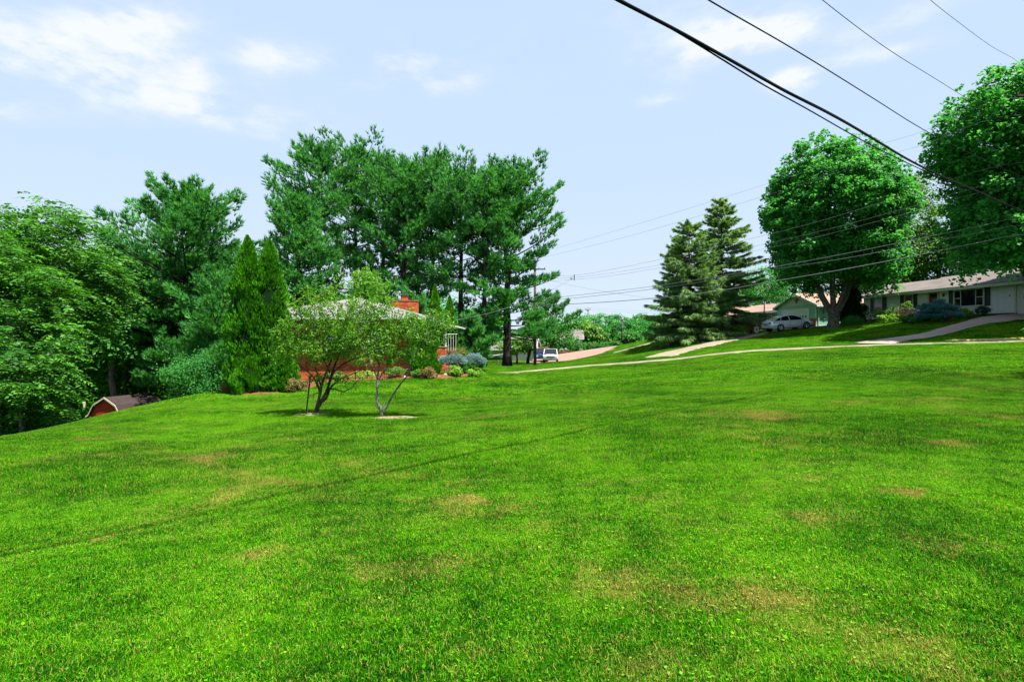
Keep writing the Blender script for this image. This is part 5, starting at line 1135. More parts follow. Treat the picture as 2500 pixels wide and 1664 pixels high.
# far wood, one uncountable mass on the horizon all round
def far_wood():
    r = np.random.default_rng(99); mb = MB(); n = 520
    az = r.uniform(-1.25, 1.25, n); R = r.uniform(185, 250, n); x = R * np.sin(az); y = R * np.cos(az); keep = (y > 60); x, y = x[keep], y[keep]
    z = gz(x, y); n = len(x); hh = r.uniform(7, 11, n); idx = np.repeat(np.arange(n), 70); u = rdir(r, len(idx)); u[:, 2] = np.abs(u[:, 2]) * 1.0 - 0.35
    pos = np.stack([x, y, z + hh * .4], 1)[idx] + u * np.stack([np.full(n, 6.0), np.full(n, 6.0), hh * .62], 1)[idx]
    nrm = unit(u + .6 * rdir(r, len(idx))); l = r.uniform(1.1, 2.1, len(idx)); add_leaves(mb, pos, unit(np.cross(nrm, rdir(r, len(idx)))), nrm, l, l * .8, np.clip(r.normal(.4, .2, len(idx)), 0, 1))
    mb.build('far_wood', M['leaf_maple'], kind='stuff')
far_wood()
# spruces and maples on the right
tree_spruce('taller drooping spruce, right of the pair', 'pair of spruces by the tan driveway', 1762, 64, 484, 5.6, 40, low=.08, dens=1.35, power=.62)
tree_spruce('shorter darker spruce, left of the pair', 'pair of spruces by the tan driveway', 1684, 59, 545, 5.2, 41, low=.06, dens=1.3, power=.55)
tree_spruce('slim lower spruce top at the left side of the spruce pair', 'pair of spruces by the tan driveway', 1655, 62, 575, 3.2, 42, low=.10, dens=.9, power=.7)
def maple(label, px, d, yt, x0px, x1px, ybot, seed, name='maple_tree', ncl=620, forks=True, rb=.48, per=85, zmin=-.85, spikes=260, mt='leaf_maple', rcl=1.0, deep=.95):
    r = np.random.default_rng(seed); x, y = XY(px, d); z = g1(x, y); root = thing(name, label, 'tree', (x, y, z), 0, 'maples on the right hand lawns')
    zt, zb = ZY(yt, d) - z, ZY(ybot, d) - z; W = (x1px - x0px) / F * d; cx = ((x0px + x1px) / 2 - px) / F * d
    cr = MB(); cc = broad_crown(cr, r, (cx, 0, (zt + zb) / 2), (W / 2 - .3, W / 2 * deep, (zt - zb) / 2 - .45), ncl, rcl, per, .27, .50, .72, .13, .5, .85, zmin, spikes, True)
    tk = MB(); fz = max(1.8, zb * 0.78); n = 7; tk.tube(np.stack([r.normal(0, .03, n), r.normal(0, .03, n), np.linspace(-.3, fz, n)], 1), [rb * 1.75, rb * 1.35, rb * 1.05, rb, rb * .98, rb * 1.02, rb * 1.1], 12)
    fk = [((-1.7, .1), .30), ((1.9, .2), .34), ((.2, .6), .28), ((-.5, -.9), .22), ((.9, -.8), .2)]
    for (ox, oy), q_ in fk:
        e = np.array([cx + ox * 1.9, oy * 2.4, zt * .72]); m = np.array([ox * 1.15, oy, fz + 1.6]); t = np.linspace(0, 1, 9)[:, None]; c = (1 - t) ** 2 * np.array([ox * .1, 0, fz - .3]) + 2 * t * (1 - t) * m + t * t * e
        tk.tube(c, np.linspace(q_ * 1.15, .06, 9), 8, cap=False)
        for k_ in range(10):
            a = c[r.integers(3, 8)]; b = cc[np.argsort(np.linalg.norm(cc - a, axis=1))[r.integers(3, 40)]]; tk.tube(wob(a, b, 5, r, .12), np.linspace(.09, .02, 5), 4, cap=False)
    tk.build('trunk', M['bark_grey'], root, smooth=True); cr.build('crown', M[mt], root); return root
maple('large round maple in front of the green and grey houses', 2035, 55, 360, 1828, 2240, 748, 44, ncl=2700, rcl=.62, per=44)
maple('tallest maple at the right edge of the photo, overhanging the grey house roof', 2620, 41, 118, 2246, 2880, 768, 45, ncl=2900, per=44, rb=.5, rcl=.72, deep=.74)
tree_broad('broadleaf_tree', 'small leafy tree hiding the left eave of the green house', 'tree', None, 1866, 69, 650, 7.0, 'leaf_maple', seed=46, crown_bottom=.42, ncl=150, rcl=.7, per=55, leaf=.2, rb=.09, nlimb=8)
tree_broad('broadleaf_tree', 'tree standing just outside the right edge whose shade falls on the lawn', 'tree', None, 0, 18.2, 745, 7.0, 'leaf_maple', seed=48, crown_bottom=.35, ncl=120, rcl=.8, per=60, leaf=.2, rb=.16, base_xy=(21.3, 18.2))
GR = 'trees behind the grey ranch house'
for i, (px, d, yt, w, mt_, lb) in enumerate([(2210, 74, 432, 9, 'leaf_yellow', 'bright green tree between the two big maples'), (2140, 78, 560, 12, 'leaf_yellow', 'bright leafy tree behind the left of the grey house'), (2290, 74, 520, 10, 'leaf_far', 'leafy tree behind the middle of the grey house'),
                                        (2400, 70, 480, 12, 'leaf_far', 'leafy tree behind the right end of the grey house'), (2520, 72, 470, 13, 'leaf_far', 'leafy tree behind the garage at the right edge'), (1990, 95, 600, 14, 'leaf_far', 'tree behind the green house roof'), (1850, 105, 700, 14, 'leaf_far', 'tree behind the green house porch')]):
    tree_broad('broadleaf_tree', lb, 'tree', GR, px, d, yt, w, mt_, seed=110 + i, crown_bottom=.08, ncl=230, rcl=1.1, per=60, leaf=.3, nlimb=8)
# arborvitae
AX, AY = XY(604, 24.2)
arbor('left arborvitae of the tall pair, slightly higher', 'arborvitae round the brick house', AX, AY, ZY(576, 24.2) - g1(AX, AY), .80, 1, 13000, taper=1.5)
AX, AY = XY(658, 24.4)
arbor('right arborvitae of the tall pair, broad at its foot', 'arborvitae round the brick house', AX, AY, ZY(586, 24.4) - g1(AX, AY), .86, 2, 13000, taper=1.5)
AX, AY = XY(690, 23.9); arbor('low arborvitae skirt at the foot of the tall pair, against the brick wall', 'arborvitae round the brick house', AX, AY, 1.9, .58, 3, 5500, taper=1.6)
AX, AY = XY(610, 23.6); arbor('low rounded arborvitae in front of the tall pair', 'arborvitae round the brick house', AX, AY, 1.5, .62, 8, 5500, taper=1.8)
AX, AY = XY(1037, 29.4); arbor('cone shaped arborvitae at the right front corner of the brick house', 'arborvitae round the brick house', AX, AY, ZY(770, 29.4) - g1(AX, AY), .66, 4, 8000, size=.14, taper=1.3)
AX, AY = XY(1062, 35.0); arbor('slim arborvitae rising right of the chimney, taller of two', 'arborvitae round the brick house', AX, AY, ZY(695, 35) - g1(AX, AY), .62, 5, 9000)
AX, AY = XY(1098, 36.5); arbor('slim arborvitae rising above the porch roof, shorter of two', 'arborvitae round the brick house', AX, AY, ZY(722, 36.5) - g1(AX, AY), .6, 6, 9000)
AX, AY = XY(2080, 57.5); arbor('dark columnar yew between the maple trunk and the grey house', None, AX, AY, ZY(690, 57.5) - g1(AX, AY), 1.0, 7, 7000, mt='leaf_dark', size=.2, taper=1.5, name='yew')

# fruit trees: explicit stems traced at their real depth
def fruit_tree(label, base, stems, blobs, bark, seed, nl, leaf=.085):
    """stems: lists of (px,py,dy) with radius ends; blobs: (px,py,rx,rz,depth offset, weight)"""
    r = np.random.default_rng(seed); bx, by = base; z = g1(bx, by); root = thing('fruit_tree', label, 'tree', (bx, by, z), 0, 'two small fruit trees on the lawn'); off = np.array([bx, by, z])
    tk = MB(); ends = []
    for pts, r0, r1 in stems:
        p = np.array([np.array(P(a, b, by + c)) for a, b, c in pts]) - off; t = np.linspace(0, 1, len(p)); tt = np.linspace(0, 1, len(p) * 4)
        q_ = np.stack([np.interp(tt, t, p[:, j]) for j in range(3)], 1); ker = np.array([.25, .5, .25])
        for _ in range(2): q_[1:-1] = .25 * q_[:-2] + .5 * q_[1:-1] + .25 * q_[2:]
        tk.tube(q_, np.linspace(r0 * .78, r1 * .8, len(q_)) * (1 + .08 * np.sin(np.arange(len(q_)) * 2.1)), 7); ends += list(q_[len(q_) // 2:])
    ends = np.array(ends); C = []; T = []; W = []
    for (px, py, rx, rz, dy, w) in blobs:
        c = np.array(P(px, py, by + dy)) - off; n = int(w); d = rdir(r, n); rad = r.uniform(0, 1, n) ** (1 / 2.4)
        C.append(c + d * rad[:, None] * np.array([rx, rx * .9, rz])); T.append(np.full(n, 0.0))
        # a twig to every blob cluster
        for _ in range(max(2, n // 60)):
            tip = c + rdir(r, 1)[0] * np.array([rx, rx * .9, rz]) * r.uniform(.5, 1); a = ends[np.argmin(np.linalg.norm(ends - tip, axis=1) + r.uniform(0, .4, len(ends)))]
            tk.tube(wob(a, tip, 6, r, .035), np.linspace(.014, .004, 6), 4, cap=False)
    C = np.vstack(C)
    # gather leaves into sprigs
    S = C; per = 9; idx = np.repeat(np.arange(len(S)), per); ax0 = unit(rdir(r, len(S)) + np.array([0, 0, .7])); t = r.uniform(0, 1, len(idx)); 
    pos = S[idx] + ax0[idx] * (t * .26)[:, None] + rdir(r, len(idx)) * .03; ax = unit(rdir(r, len(idx)) + .6 * ax0[idx] + np.array([0, 0, -.1])); nrm = unit(np.array([0, 0, .8]) + rdir(r, len(idx)))
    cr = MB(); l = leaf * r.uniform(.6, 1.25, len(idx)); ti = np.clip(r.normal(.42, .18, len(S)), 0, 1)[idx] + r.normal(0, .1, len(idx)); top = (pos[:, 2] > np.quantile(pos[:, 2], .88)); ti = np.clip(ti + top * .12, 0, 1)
    add_leaves(cr, pos + ax * (l / 2)[:, None], ax, nrm, l, l * .45, ti, .1)
    tk.build('trunk', M[bark], root, smooth=True); cr.build('crown', M['leaf_apple'], root)
    return root
fruit_tree('left fruit tree with leaning forked dark trunk and black support stake', AT1,
  [([(768,1014,0),(775,996,0),(786,978,0),(800,950,.1),(812,905,.2),(830,860,.3),(840,800,.4)], .085, .02),
   ([(770,1008,0),(780,970,-.05),(786,935,-.1),(800,900,-.1),(822,845,-.2),(850,760,-.3)], .065, .015),
   ([(775,985,0),(782,955,0),(768,925,.1),(758,912,.2),(735,895,.3),(722,880,.4)], .045, .012),
   ([(780,985,0),(798,972,.1),(806,945,.2),(830,925,.4),(870,908,.6),(905,896,.8)], .05, .012),
   ([(800,950,.1),(818,948,0),(838,958,-.2),(860,945,-.3),(880,922,-.3)], .03, .008),
   ([(800,945,0),(815,905,-.3),(850,880,-.5),(890,868,-.6),(925,850,-.6)], .035, .01),
   ([(786,950,.1),(765,880,.3),(745,820,.3),(735,770,.3)], .03, .01),
   ([(805,910,0),(780,850,-.4),(765,790,-.4),(770,730,-.3)], .03, .01),
   ([(765,975,0),(764,960,0)], .015, .004)], 
  [(735,800,.60,.62,.2,171),(790,790,.65,.70,-.2,212),(700,860,.45,.40,.3,120),(770,860,.6,.42,-.3,171),(850,800,.55,.55,.3,138),(830,860,.55,.35,.3,120),(765,730,.22,.35,0,40),(800,725,.22,.32,-.2,36),(730,760,.22,.3,.2,32),(775,930,.28,.16,0,29),(690,815,.28,.3,.1,50),(880,880,.45,.22,.5,59),(822,700,.10,.2,0,9),(838,930,.3,.1,-.2,15)], 'bark_brown', 1, 0)
fruit_tree('right fruit tree with slim pale trunk and one long low side branch', AT2,
  [([(932,1020,0),(931,1000,0),(922,985,0),(921,960,0),(921,930,0),(925,895,.1),(935,850,.2),(930,790,.3)], .062, .018),
   ([(932,1008,0),(945,990,0),(958,965,-.1),(975,940,-.2),(992,920,-.3),(1003,895,-.4),(1010,870,-.5),(1040,830,-.6)], .04, .014),
   ([(922,940,0),(930,915,.2),(945,897,.3),(975,870,.4),(1000,850,.5)], .035, .01),
   ([(936,1000,0),(938,980,0),(939,962,0)], .014, .005), ([(925,1000,0),(915,985,0),(913,978,0)], .014, .005), ([(940,1000,0),(950,992,0),(952,983,0)], .012, .004),
   ([(922,925,0),(905,885,-.3),(885,840,-.4),(870,780,-.4)], .03, .01),
   ([(930,880,.1),(950,820,.2),(960,760,.2),(930,700,.2)], .03, .008), ([(925,890,.1),(900,820,.2),(890,740,.2),(880,690,.2)], .028, .008)],
  [(875,760,.50,.55,.1,147),(930,770,.50,.55,-.1,138),(900,830,.65,.48,-.2,232),(980,820,.60,.50,.2,202),(1040,820,.52,.48,-.4,161),(1080,800,.36,.42,-.4,65),(960,870,.55,.25,.1,101),(860,700,.25,.2,.1,32),(895,680,.32,.22,.1,44),(925,705,.3,.25,0,36),(1060,775,.2,.22,-.3,21),(1000,785,.36,.26,0,36),(1020,870,.4,.22,-.4,59),(845,840,.4,.4,.1,91)], 'bark_light', 2, 0)
# stake
sx_, sy_ = gpt(746, 1014); mb = MB(); top = np.array(P(757, 922, sy_)) ; zz = g1(sx_, sy_)
mb.tube([(0, 0, -.1), (top[0] - sx_, 0, top[2] - zz)], .022, 6); mb.tube([(top[0] - sx_ - .01, 0, top[2] - zz - .02), (top[0] - sx_ + .01, 0, top[2] - zz + .03)], .032, 6)
tag(mb.build('support_stake', M['black_iron'], loc=(sx_, sy_, zz)), 'slim black leaning stake beside the left fruit tree', 'stake')

# beds around the brick house
def at(px, d): return XY(px, d)
S = [('shrub', 'blue globe spruce on a short stem left of the pair by the porch', 1104, 30.6, .62, .62, 'needle_blue', .10, .95, 'blue globe spruces by the brick porch'),
     ('shrub', 'blue globe spruce on a short stem right of the pair, nearer the pine trunk', 1156, 31.6, .56, .60, 'needle_blue', .10, .85, 'blue globe spruces by the brick porch')]
def globe(label, px, d, rx, rz, zc, mt_, seed, group, ncl=60, name='dwarf_spruce', flat=.5, per=60, tier=None):
    r = np.random.default_rng(seed); x, y = XY(px, d); z = g1(x, y); root = thing(name, label, 'shrub', (x, y, z), 0, group); n = ncl; dd = rdir(r, n); dd[:, 2] = np.abs(dd[:, 2]) * 1.1 - .25; cc = np.array([0, 0, zc]) + unit(dd) * np.array([rx, rx, rz]) * r.uniform(.6, 1, n)[:, None]
    idx = np.repeat(np.arange(n), per); rc = rx * .26; pos = cc[idx] + rdir(r, len(idx)) * rc * np.array([1.25, 1.25, flat]); D = unit(unit(dd)[idx] * np.array([1, 1, .3]) + .5 * rdir(r, len(idx)) + np.array([0, 0, .3]))
    cr = MB(); add_needles(cr, pos, D, rx * .17, rx * .035, np.clip(r.normal(.5, .2, len(idx)), 0, 1), r, 4, .5)
    tk = MB(); tk.tube([(0, 0, -.1), (0.02, 0, zc * .6), (0, 0, zc)], [.05, .045, .03], 6)
    for c in cc[:14]: tk.tube(wob((0, 0, zc * .7), c, 4, r, .02), [.03, .02, .015, .008], 4, cap=False)
    tk.build('trunk', M['bark_brown'], root); cr.build('foliage', M[mt_], root); return root
for nm, lb, px, d, rx, rz, mt_, lf, zc, g in S: globe(lb, px, d, rx, .36, ZY(882, d) - g1(*XY(px, d)), mt_, px, g)
globe('wide flat topped blue spruce in the bed before the grey house', 2292, 46.5, 1.25, 1.15, ZY(768, 46.5) - g1(*XY(2292, 46.5)), 'needle_blue_dark', 5, None, ncl=70, flat=.25, per=70)
for i, (lb, px, d, rx, h, mt_, lf) in enumerate([
    ('bright green bush between the two blue globe spruces', 1138, 31.0, .42, .80, 'leaf_arbor', .06), ('spiky yellow green plant under the left blue spruce', 1112, 29.6, .42, .55, 'leaf_lime', .10),
    ('brown and green low shrub before the corner arborvitae', 1045, 28.4, .50, .55, 'leaf_bronze', .07), ('green low shrub left of the corner arborvitae foot', 1020, 28.5, .32, .45, 'leaf_garden', .06),
    ('small flowering shrub under the brick wall right of the slim fruit tree', 965, 28.6, .55, .55, 'leaf_garden', .07), ('low green border plants under the middle of the brick wall', 890, 28.7, .8, .35, 'leaf_lime', .07),
    ('low green border plants behind the left fruit tree', 820, 28.7, .7, .4, 'leaf_garden', .07), ('straggly bronze green shrub at the right foot of the tall arborvitae', 722, 23.6, .50, .55, 'leaf_bronze', .06),
    ('withered brown shrub at the left foot of the tall arborvitae', 556, 24.0, .42, .55, 'leaf_bronze', .07), ('tangle of garden plants beyond the porch arborvitae', 1098, 34.5, .9, 1.5, 'leaf_bronze', .08),
    ('low grassy plant at the right end of the porch bed', 1160, 29.8, .5, .35, 'leaf_lime', .07)]):
    x, y = at(px, d); shrub('shrub', lb, x, y, rx, h, 130 + i, mt_, leaf=lf, ncl=46, per=34, group='planting beds round the brick house')
for px, d, lb in ((870, 28.5, 'left of three'), (945, 28.3, 'middle of three'), (905, 28.6, 'right of three')): pass
for i, (px, d, lb) in enumerate([(868, 28.0, 'low black garden light behind the left fruit tree'), (897, 28.2, 'low black garden light between the two fruit trees'), (938, 28.1, 'low black garden light just right of the slim fruit trunk')]):
    x, y = XY(px, d); mb = MB(); mb.tube([(0, 0, -.05), (0, 0, .24)], .016, 5); mb.tube([(0, 0, .24), (0, 0, .34), (0, 0, .37)], [.035, .05, .005], 8)
    tag(mb.build('garden_light', M['black_iron'], loc=(x, y, g1(x, y) + .03)), lb, 'garden light', 'garden lights along the brick wall')
for i, (px, py, s, m_, lb) in enumerate([(1089, 917, .13, 'stone_white', 'white stone at the end of the red mulch'), (988, 922, .10, 'stone_white', 'pale stone near the corner of the brick wall'), (1070, 921, .12, 'stone_red', 'reddish edging stone before the corner shrub'), (1030, 924, .11, 'stone_red', 'reddish stone under the corner arborvitae'), (1172, 888, .16, 'stone_white', 'white stone at the foot of the narrow pine trunk')]):
    x, y = gpt(px, py) if px < 1170 else XY(1178, 46.5); r = np.random.default_rng(i); me_ = MB(); a = np.linspace(0, 2 * pi, 9)[:-1]
    me_.loft([[(s * k * cos(b) * r.uniform(.85, 1.1), s * k * sin(b) * r.uniform(.85, 1.1), zz_) for b in a] for k, zz_ in ((.9, -.03), (1, s * .3), (.7, s * .75), (.2, s * .9))])
    tag(me_.build('stone', M[m_], loc=(x, y, g1(x, y) + .02)), lb, 'stone')
# beds before the grey house
for i, (lb, px, d, rx, ry, h, mt_, lf) in enumerate([
    ('dark clipped hedge under the left windows of the grey house', 2128, 57.0, 1.9, .7, 1.3, 'leaf_dark', .1), ('low blue green shrub right of the maple trunk', 2082, 54.5, 1.2, .8, .9, 'leaf_maple', .12),
    ('leafy lime perennials in front of the second window', 2175, 54.0, 1.5, .8, 1.3, 'leaf_garden', .14), ('lime flowering plants beside the hedge of the grey house', 2212, 53.0, .5, .5, 1.8, 'leaf_lime', .12),
    ('pale ornamental grass in the middle of the house bed', 2190, 51.5, 1.6, .6, .6, 'leaf_lime', .16), ('dark purple rounded shrub left of the blue spruce', 2222, 51.0, 1.1, .8, 1.15, 'leaf_purple', .1), ('brownish shrub beside the lime plants', 2202, 52.6, .6, .5, 1.2, 'leaf_bronze', .1),
    ('green hosta clump before the purple shrub', 2221, 49.0, .8, .5, .5, 'leaf_garden', .2), ('blue green hosta clump left of the blue spruce foot', 2245, 48.2, .8, .5, .45, 'leaf_maple', .2),
    ('round lime green shrub right of the blue spruce', 2357, 46.6, .56, .5, .75, 'leaf_lime', .1), ('dark rounded clipped shrub under the grey siding', 2399, 46.2, .60, .5, .80, 'leaf_dark', .08), ('yellowing little shrub under the blue spruce', 2312, 45.8, .6, .4, 1.0, 'leaf_bronze', .1),
    ('dark round shrub just behind the lime shrub', 2340, 47.3, .4, .4, .7, 'leaf_dark', .08)]):
    x, y = at(px, d); shrub('shrub', lb, x, y, rx, h, 150 + i, mt_, leaf=lf, ncl=60, per=34, ry=ry, group='planting bed before the grey house')
# green house planting
for i, (lb, px, d, rx, h, mt_, lf) in enumerate([('bright yellow green shrub right of the spruces', 1808, 60.5, 1.0, 1.2, 'leaf_lime', .12), ('red brown shrub beside the bright yellow green one', 1833, 60.5, 1.3, 1.7, 'leaf_bronze', .13), ('reddish low shrub at the foot of the right spruce', 1775, 59.5, .9, .9, 'leaf_bronze', .13),
    ('dark tall shrub by the porch behind the silver sedan', 1862, 64, 1.4, 2.0, 'leaf_dark', .12), ('small lime shrub at the brick plinth of the green garage', 1982, 63.6, .4, .55, 'leaf_lime', .1), ('small dark shrub at the front corner of the garage door', 1974, 63.8, .35, .5, 'leaf_dark', .1), ('yellow flowering bush left under the spruces', 1660, 66, .8, .9, 'leaf_lime', .12)]):
    x, y = at(px, d); shrub('shrub', lb, x, y, rx, h, 180 + i, mt_, leaf=lf, ncl=50, per=30, group='shrubs before the green house')

# ------------------------------------------------------------------ small things
x, y = XY(1847, 58.5); rt = thing('yard_sign', 'small pale pink yard sign beside the rear of the silver sedan', 'sign', (x, y, g1(x, y)))
mb = MB(); mb.box(-.22, .22, -.015, .015, .25, .78); mb.build('sign_board', M['stone_white'], rt); mb = MB(); mb.box(-.03, .03, .016, .05, -.1, .7); mb.build('post', M['white_paint'], rt)
mb = MB(); mb.box(-.1, .1, -.022, -.016, .38, .66); mb.build('emblem', M['stone_red'], rt)
# boat on trailer
x, y = XY(1190, 70); rt = thing('boat', 'small pale fishing boat on a trailer beyond the pine trunks', 'boat', (x, y, g1(x, y)), radians(8))
mb = MB(); mb.loft([[(a, -w, .75 + s), (a, -w * .8, .45 + s * .5), (a, 0, .36 + s * .4), (a, w * .8, .45 + s * .5), (a, w, .75 + s)] for a, w, s in ((-2.2, .75, 0), (-.5, .8, 0.02), (1.0, .7, .08), (1.8, .4, .2), (2.3, .06, .32))]); mb.build('hull', M['boat_green'], rt)
mb = MB(); mb.loft([[(a, -w, .77 + s), (a, -w, .83 + s), (a, w, .83 + s), (a, w, .77 + s)] for a, w, s in ((-2.2, .77, 0), (-.5, .82, 0.02), (1.0, .72, .08), (1.8, .42, .2), (2.3, .08, .32))]); mb.build('gunwale', M['boat_hull'], rt)
for s in (-.7, .7): mb = MB(); mb.tube([(-.6, s - .08, .28), (-.6, s + .08, .28)], .28, 12); mb.build('trailer_wheel', M['rubber'], rt)
mb = MB(); mb.tube([(-1.6, 0, .34), (2.9, 0, .40)], .04, 5); mb.tube([(-.6, -.7, .28), (-.6, .7, .28)], .03, 5); mb.build('trailer', M['metal_grey'], rt)
mb = MB(); mb.box(-2.55, -2.2, -.15, .15, .6, 1.15); mb.build('outboard_motor', M['rubber'], rt)
# swing frame of slanted poles
x, y = XY(1215, 56); rt = thing('swing_frame', 'old slanted pole swing frame between the two pine trunks', 'swing', (x, y, g1(x, y)), radians(20))
for a in (-1.4, -.7, 0.1, .9): mb = MB(); mb.tube([(a - .45, -.5, -.1), (a + .45, .0, 1.9)], .022, 5); mb.build('leg', M['metal_grey'], rt)
mb = MB(); mb.tube([(-1.2, 0, 1.85), (1.6, 0, 1.95)], .025, 5); mb.build('top_bar', M['metal_grey'], rt)

# ------------------------------------------------------------------ poles and cables
def pole(label, x, y, ztop, r0=.15, arms=(), name='utility_pole', trans=False, rz=0.0):
    z = g1(x, y); rt = thing(name, label, 'pole', (x, y, z), rz); H = ztop - z
    mb = MB(); mb.tube([(0, 0, -.3), (0, 0, H * .5), (0, 0, H)], [r0, r0 * .88, r0 * .72], 10); mb.build('post', M['pole_wood'], rt, smooth=True)
    for dz, w in arms:
        mb = MB(); mb.box(-w, w, -.16, -.05, H - dz - .06, H - dz + .06); ar = mb.build('crossarm', M['pole_wood'], rt)
        for s in (-1, -.4, .4, 1): mb = MB(); mb.tube([(s * w * .93, -.1, H - dz + .061), (s * w * .93, -.1, H - dz + .2)], [.03, .045], 6); mb.build('insulator', M['metal_grey'], ar)
    if trans: mb = MB(); mb.tube([(.0, -.36, H - 1.9), (.0, -.36, H - 1.0), (0, -.36, H - .95)], [.22, .22, .15], 10); mb.build('transformer', M['metal_grey'], rt)
    return rt
POLE_R = (33.5, 36.4); POLE_L = XY(1306, 60); POLE_B = (-19.5, -12.5)
pole('tall wooden utility pole just right of the view that all cables lead to', *POLE_R, 17.6, .17, arms=((.3, 1.3),))
pole('wooden utility pole standing in front of the big pine, left of the parked cars', *POLE_L, ZY(648, 60), .16, arms=((.4, 1.1),))
pole('wooden utility pole behind the camera position carrying the overhead cables', *POLE_B, 7.5, .16, arms=((.3, 1.2),))
pole('distant pale utility pole with transformer in front of the valley trees', *XY(1518, 112), ZY(777, 112), .17, arms=((.25, 1.0),), trans=True)
x, y = XY(1280, 95); pole('distant thin pole behind the small gnarled tree', x, y, ZY(838, 95), .13)
def cable(label, pts, rad, mt_='cable_black', sub=10, group='overhead cables', spans=None):
    """pts: world points; smooth through them"""
    p = np.array(pts, float); L = np.concatenate([[0], np.cumsum(np.linalg.norm(np.diff(p, axis=0), axis=1))]); n = len(p)
    # monotone smooth interpolation (Catmull-Rom)
    out = []
    for i in range(n - 1):
        p0 = p[max(0, i - 1)]; p1 = p[i]; p2 = p[i + 1]; p3 = p[min(n - 1, i + 2)]; l0 = max(L[i] - L[max(0, i - 1)], 1e-6); l1 = L[i + 1] - L[i]; l2 = max(L[min(n - 1, i + 2)] - L[i + 1], 1e-6)
        m1 = (p2 - p1) / l1 if i == 0 else ((p1 - p0) / l0 * l1 + (p2 - p1) / l1 * l0) / (l0 + l1); m2 = (p2 - p1) / l1 if i == n - 2 else ((p2 - p1) / l1 * l2 + (p3 - p2) / l2 * l1) / (l1 + l2)
        for t in np.linspace(0, 1, sub, endpoint=False):
            h = t * t * (3 - 2 * t); out.append((2 * t**3 - 3 * t**2 + 1) * p1 + (t**3 - 2 * t**2 + t) * l1 * m1 + (-2 * t**3 + 3 * t**2) * p2 + (t**3 - t**2) * l1 * m2)
    out.append(p[-1]); mb = MB(); o = out[0]; mb.tube(np.array(out) - o, rad, 6)
    return tag(mb.build('power_cable', M[mt_], smooth=True, loc=tuple(o)), label, 'cable', group)
def near_run(label, pix, X0, rad, zb, zr, k=1.062, mt_='cable_black'):
    """cable parallel to the street passing over the lawn: depth follows from its plan line X = X0 + k*Y"""
    pts = [(X0 + k * POLE_B[1], POLE_B[1], zb)]
    for px, py in pix:
        Y = -X0 / (k - (px - 1250) / F); pts.append(P(px, py, Y))
    pts.append((POLE_R[0], POLE_R[1], zr)); return cable(label, pts, rad)
near_run('thickest overhead cable, upper of the close pair crossing the upper right sky', [(1505,-2),(1666,82),(1804,159),(1910,219),(2016,273),(2228,396),(2400,473),(2470,504)], -6.15, .024, 5.3, 9.6)
near_run('second cable of the close pair, running just beneath the thickest one', [(1512,-2),(1666,86),(1772,151),(1850,199),(1963,262),(2122,352),(2228,404),(2400,478),(2470,507)], -6.2, .013, 5.2, 9.5)
near_run('thin cable lashed along the thickest overhead cable', [(1525,8),(1666,79),(1804,155),(1910,215),(2016,269),(2228,393),(2400,471),(2470,503)], -6.15, .007, 5.35, 9.65)
near_run('single black overhead cable above the close pair in the right sky', [(1726,-2),(1910,104),(2122,234),(2228,301),(2400,389),(2470,420)], -6.15, .012, 6.4, 11.8)
near_run('thin overhead wire running into the top of the right maple', [(2005,-2),(2122,88),(2299,202),(2420,278),(2480,318)], -5.2, .007, 7.6, 14.5)
near_run('thin overhead wire nearest the top right corner of the photo', [(2269,-2),(2350,62),(2414,109),(2483,150)], -4.2, .006, 7.6, 17.3)
def far_run(label, pix, rad, mt_='cable_grey', d0=60.0, start=POLE_L, end=POLE_R, zend=None, zstart=None, group='cables between the two street poles'):
    a = np.array(start); b = np.array(end); pts = []
    if zstart is not None: pts.append((a[0], a[1], zstart))
    for px, py in pix:
        t = (px - 1250) / F; s = (t * a[1] - a[0]) / ((b[0] - a[0]) - t * (b[1] - a[1])); Y = a[1] + s * (b[1] - a[1]); pts.append(P(px, py, Y))
    if zend is not None: pts.append((b[0], b[1], zend))
    return cable(label, pts, rad, mt_, group=group)
far_run('lower thick grey cable crossing in front of the spruces and big maple', [(1315,745),(1426,740),(1560,731),(1720,715),(1887,687),(2100,650),(2234,624),(2400,590),(2470,576)], .032, zend=8.5)
far_run('upper of the two medium cables crossing in front of the big maple', [(1315,731),(1420,719),(1560,703),(1800,667),(1887,652),(2100,612),(2251,581),(2400,550),(2470,535)], .020, zend=9.56)
far_run('second of the two medium cables crossing in front of the big maple', [(1315,736),(1415,726),(1560,709.5),(1720,687),(1843,665),(2100,624),(2251,594),(2400,566),(2470,552)], .020, zend=9.1)
far_run('top thin wire between the far pole and the left spruce', [(1310,673),(1344,673),(1402,672),(1500,656),(1594,637),(1750,602),(2000,540),(2200,480),(2470,400)], .011, zend=13.15)
far_run('middle thin wire between the far pole and the left spruce', [(1310,680),(1351,679),(1404,677),(1500,665),(1592,650),(1750,620),(2000,565),(2200,512),(2470,440)], .010, zend=12.1)
far_run('lowest thin wire between the far pole and the left spruce', [(1310,687),(1353,685),(1404,682),(1500,672),(1592,657),(1750,630),(2000,577),(2200,525),(2470,455)], .010, zend=11.7)
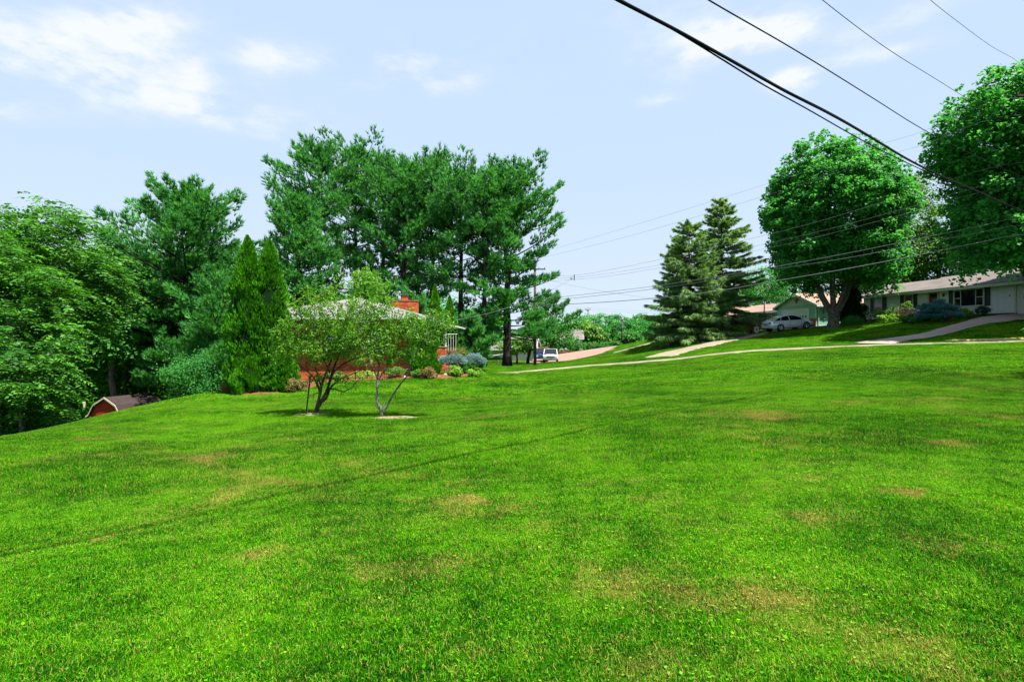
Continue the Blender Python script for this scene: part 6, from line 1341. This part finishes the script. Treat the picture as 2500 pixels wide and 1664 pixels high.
far_run('upper faint wire high above the street in the pale sky', [(1310,618),(1334,612),(1507,562),(1837,460),(2000,408),(2151,352),(2229,329),(2470,240)], .008, zend=17.2)
far_run('lower faint wire high above the street in the pale sky', [(1310,632),(1327,628),(1540,575),(1832,489),(2000,437),(2186,373),(2233,360),(2470,282)], .008, zend=16.1)
cable('sagging service cable from the far pole to the brick house porch', [P(1394, 681, 55), P(1340, 711, 50), P(1300, 728, 47), P(1220, 757, 42), P(1160, 772, 38.5), P(1113, 781, 36)], .013, 'cable_grey', group='service drops')
cable('service cable sloping from the far pole down to the green house', [P(1310, 676, 60), P(1346, 685, 60.5), P(1444, 706, 62), P(1572, 725, 64), P(1700, 740, 65.5), P(1885, 752, 68)], .011, 'cable_grey', group='service drops')
cable('low faint cable above the valley trees, upper of two', [P(1306, 738, 60), P(1431, 751, 62), P(1572, 759, 64), P(1720, 764, 66), P(1880, 763, 68)], .008, 'cable_grey', group='service drops')
cable('low faint cable above the valley trees, lower of two', [P(1306, 744, 60), P(1440, 757, 62), P(1572, 764, 64), P(1720, 769, 66), P(1880, 768, 68)], .007, 'cable_grey', group='service drops')
cable('faint cable reaching the distant pole across the valley trees', [P(1330, 790, 90), P(1440, 817, 104), P(1480, 816, 108), P(1517, 808, 112)], .012, 'cable_grey', group='service drops')
# small splice fittings hanging on the wires
x, y, z = P(1402, 677, 57); mb = MB(); mb.tube([(0, 0, -.28), (0, 0, .28)], .045, 6); tag(mb.build('cable_spacer', M['cable_black'], loc=(x, y, z)), 'short dark vertical spacer holding three thin wires in mid air', 'spacer')
x, y, z = P(1395, 680, 55); mb = MB(); mb.tube([(-.12, 0, .10), (.12, 0, .12)], .03, 5); mb.tube([(-.1, 0, -.04), (.1, 0, -.06)], .045, 6); tag(mb.build('cable_clamp', M['cable_black'], loc=(x, y, z)), 'small clamp where the service cable leaves the thin wires', 'clamp')
tri = sum(len(o.data.loops) - 2 * len(o.data.polygons) for o in SC.objects if o.type == 'MESH')
print('TRIANGLES approx', tri)
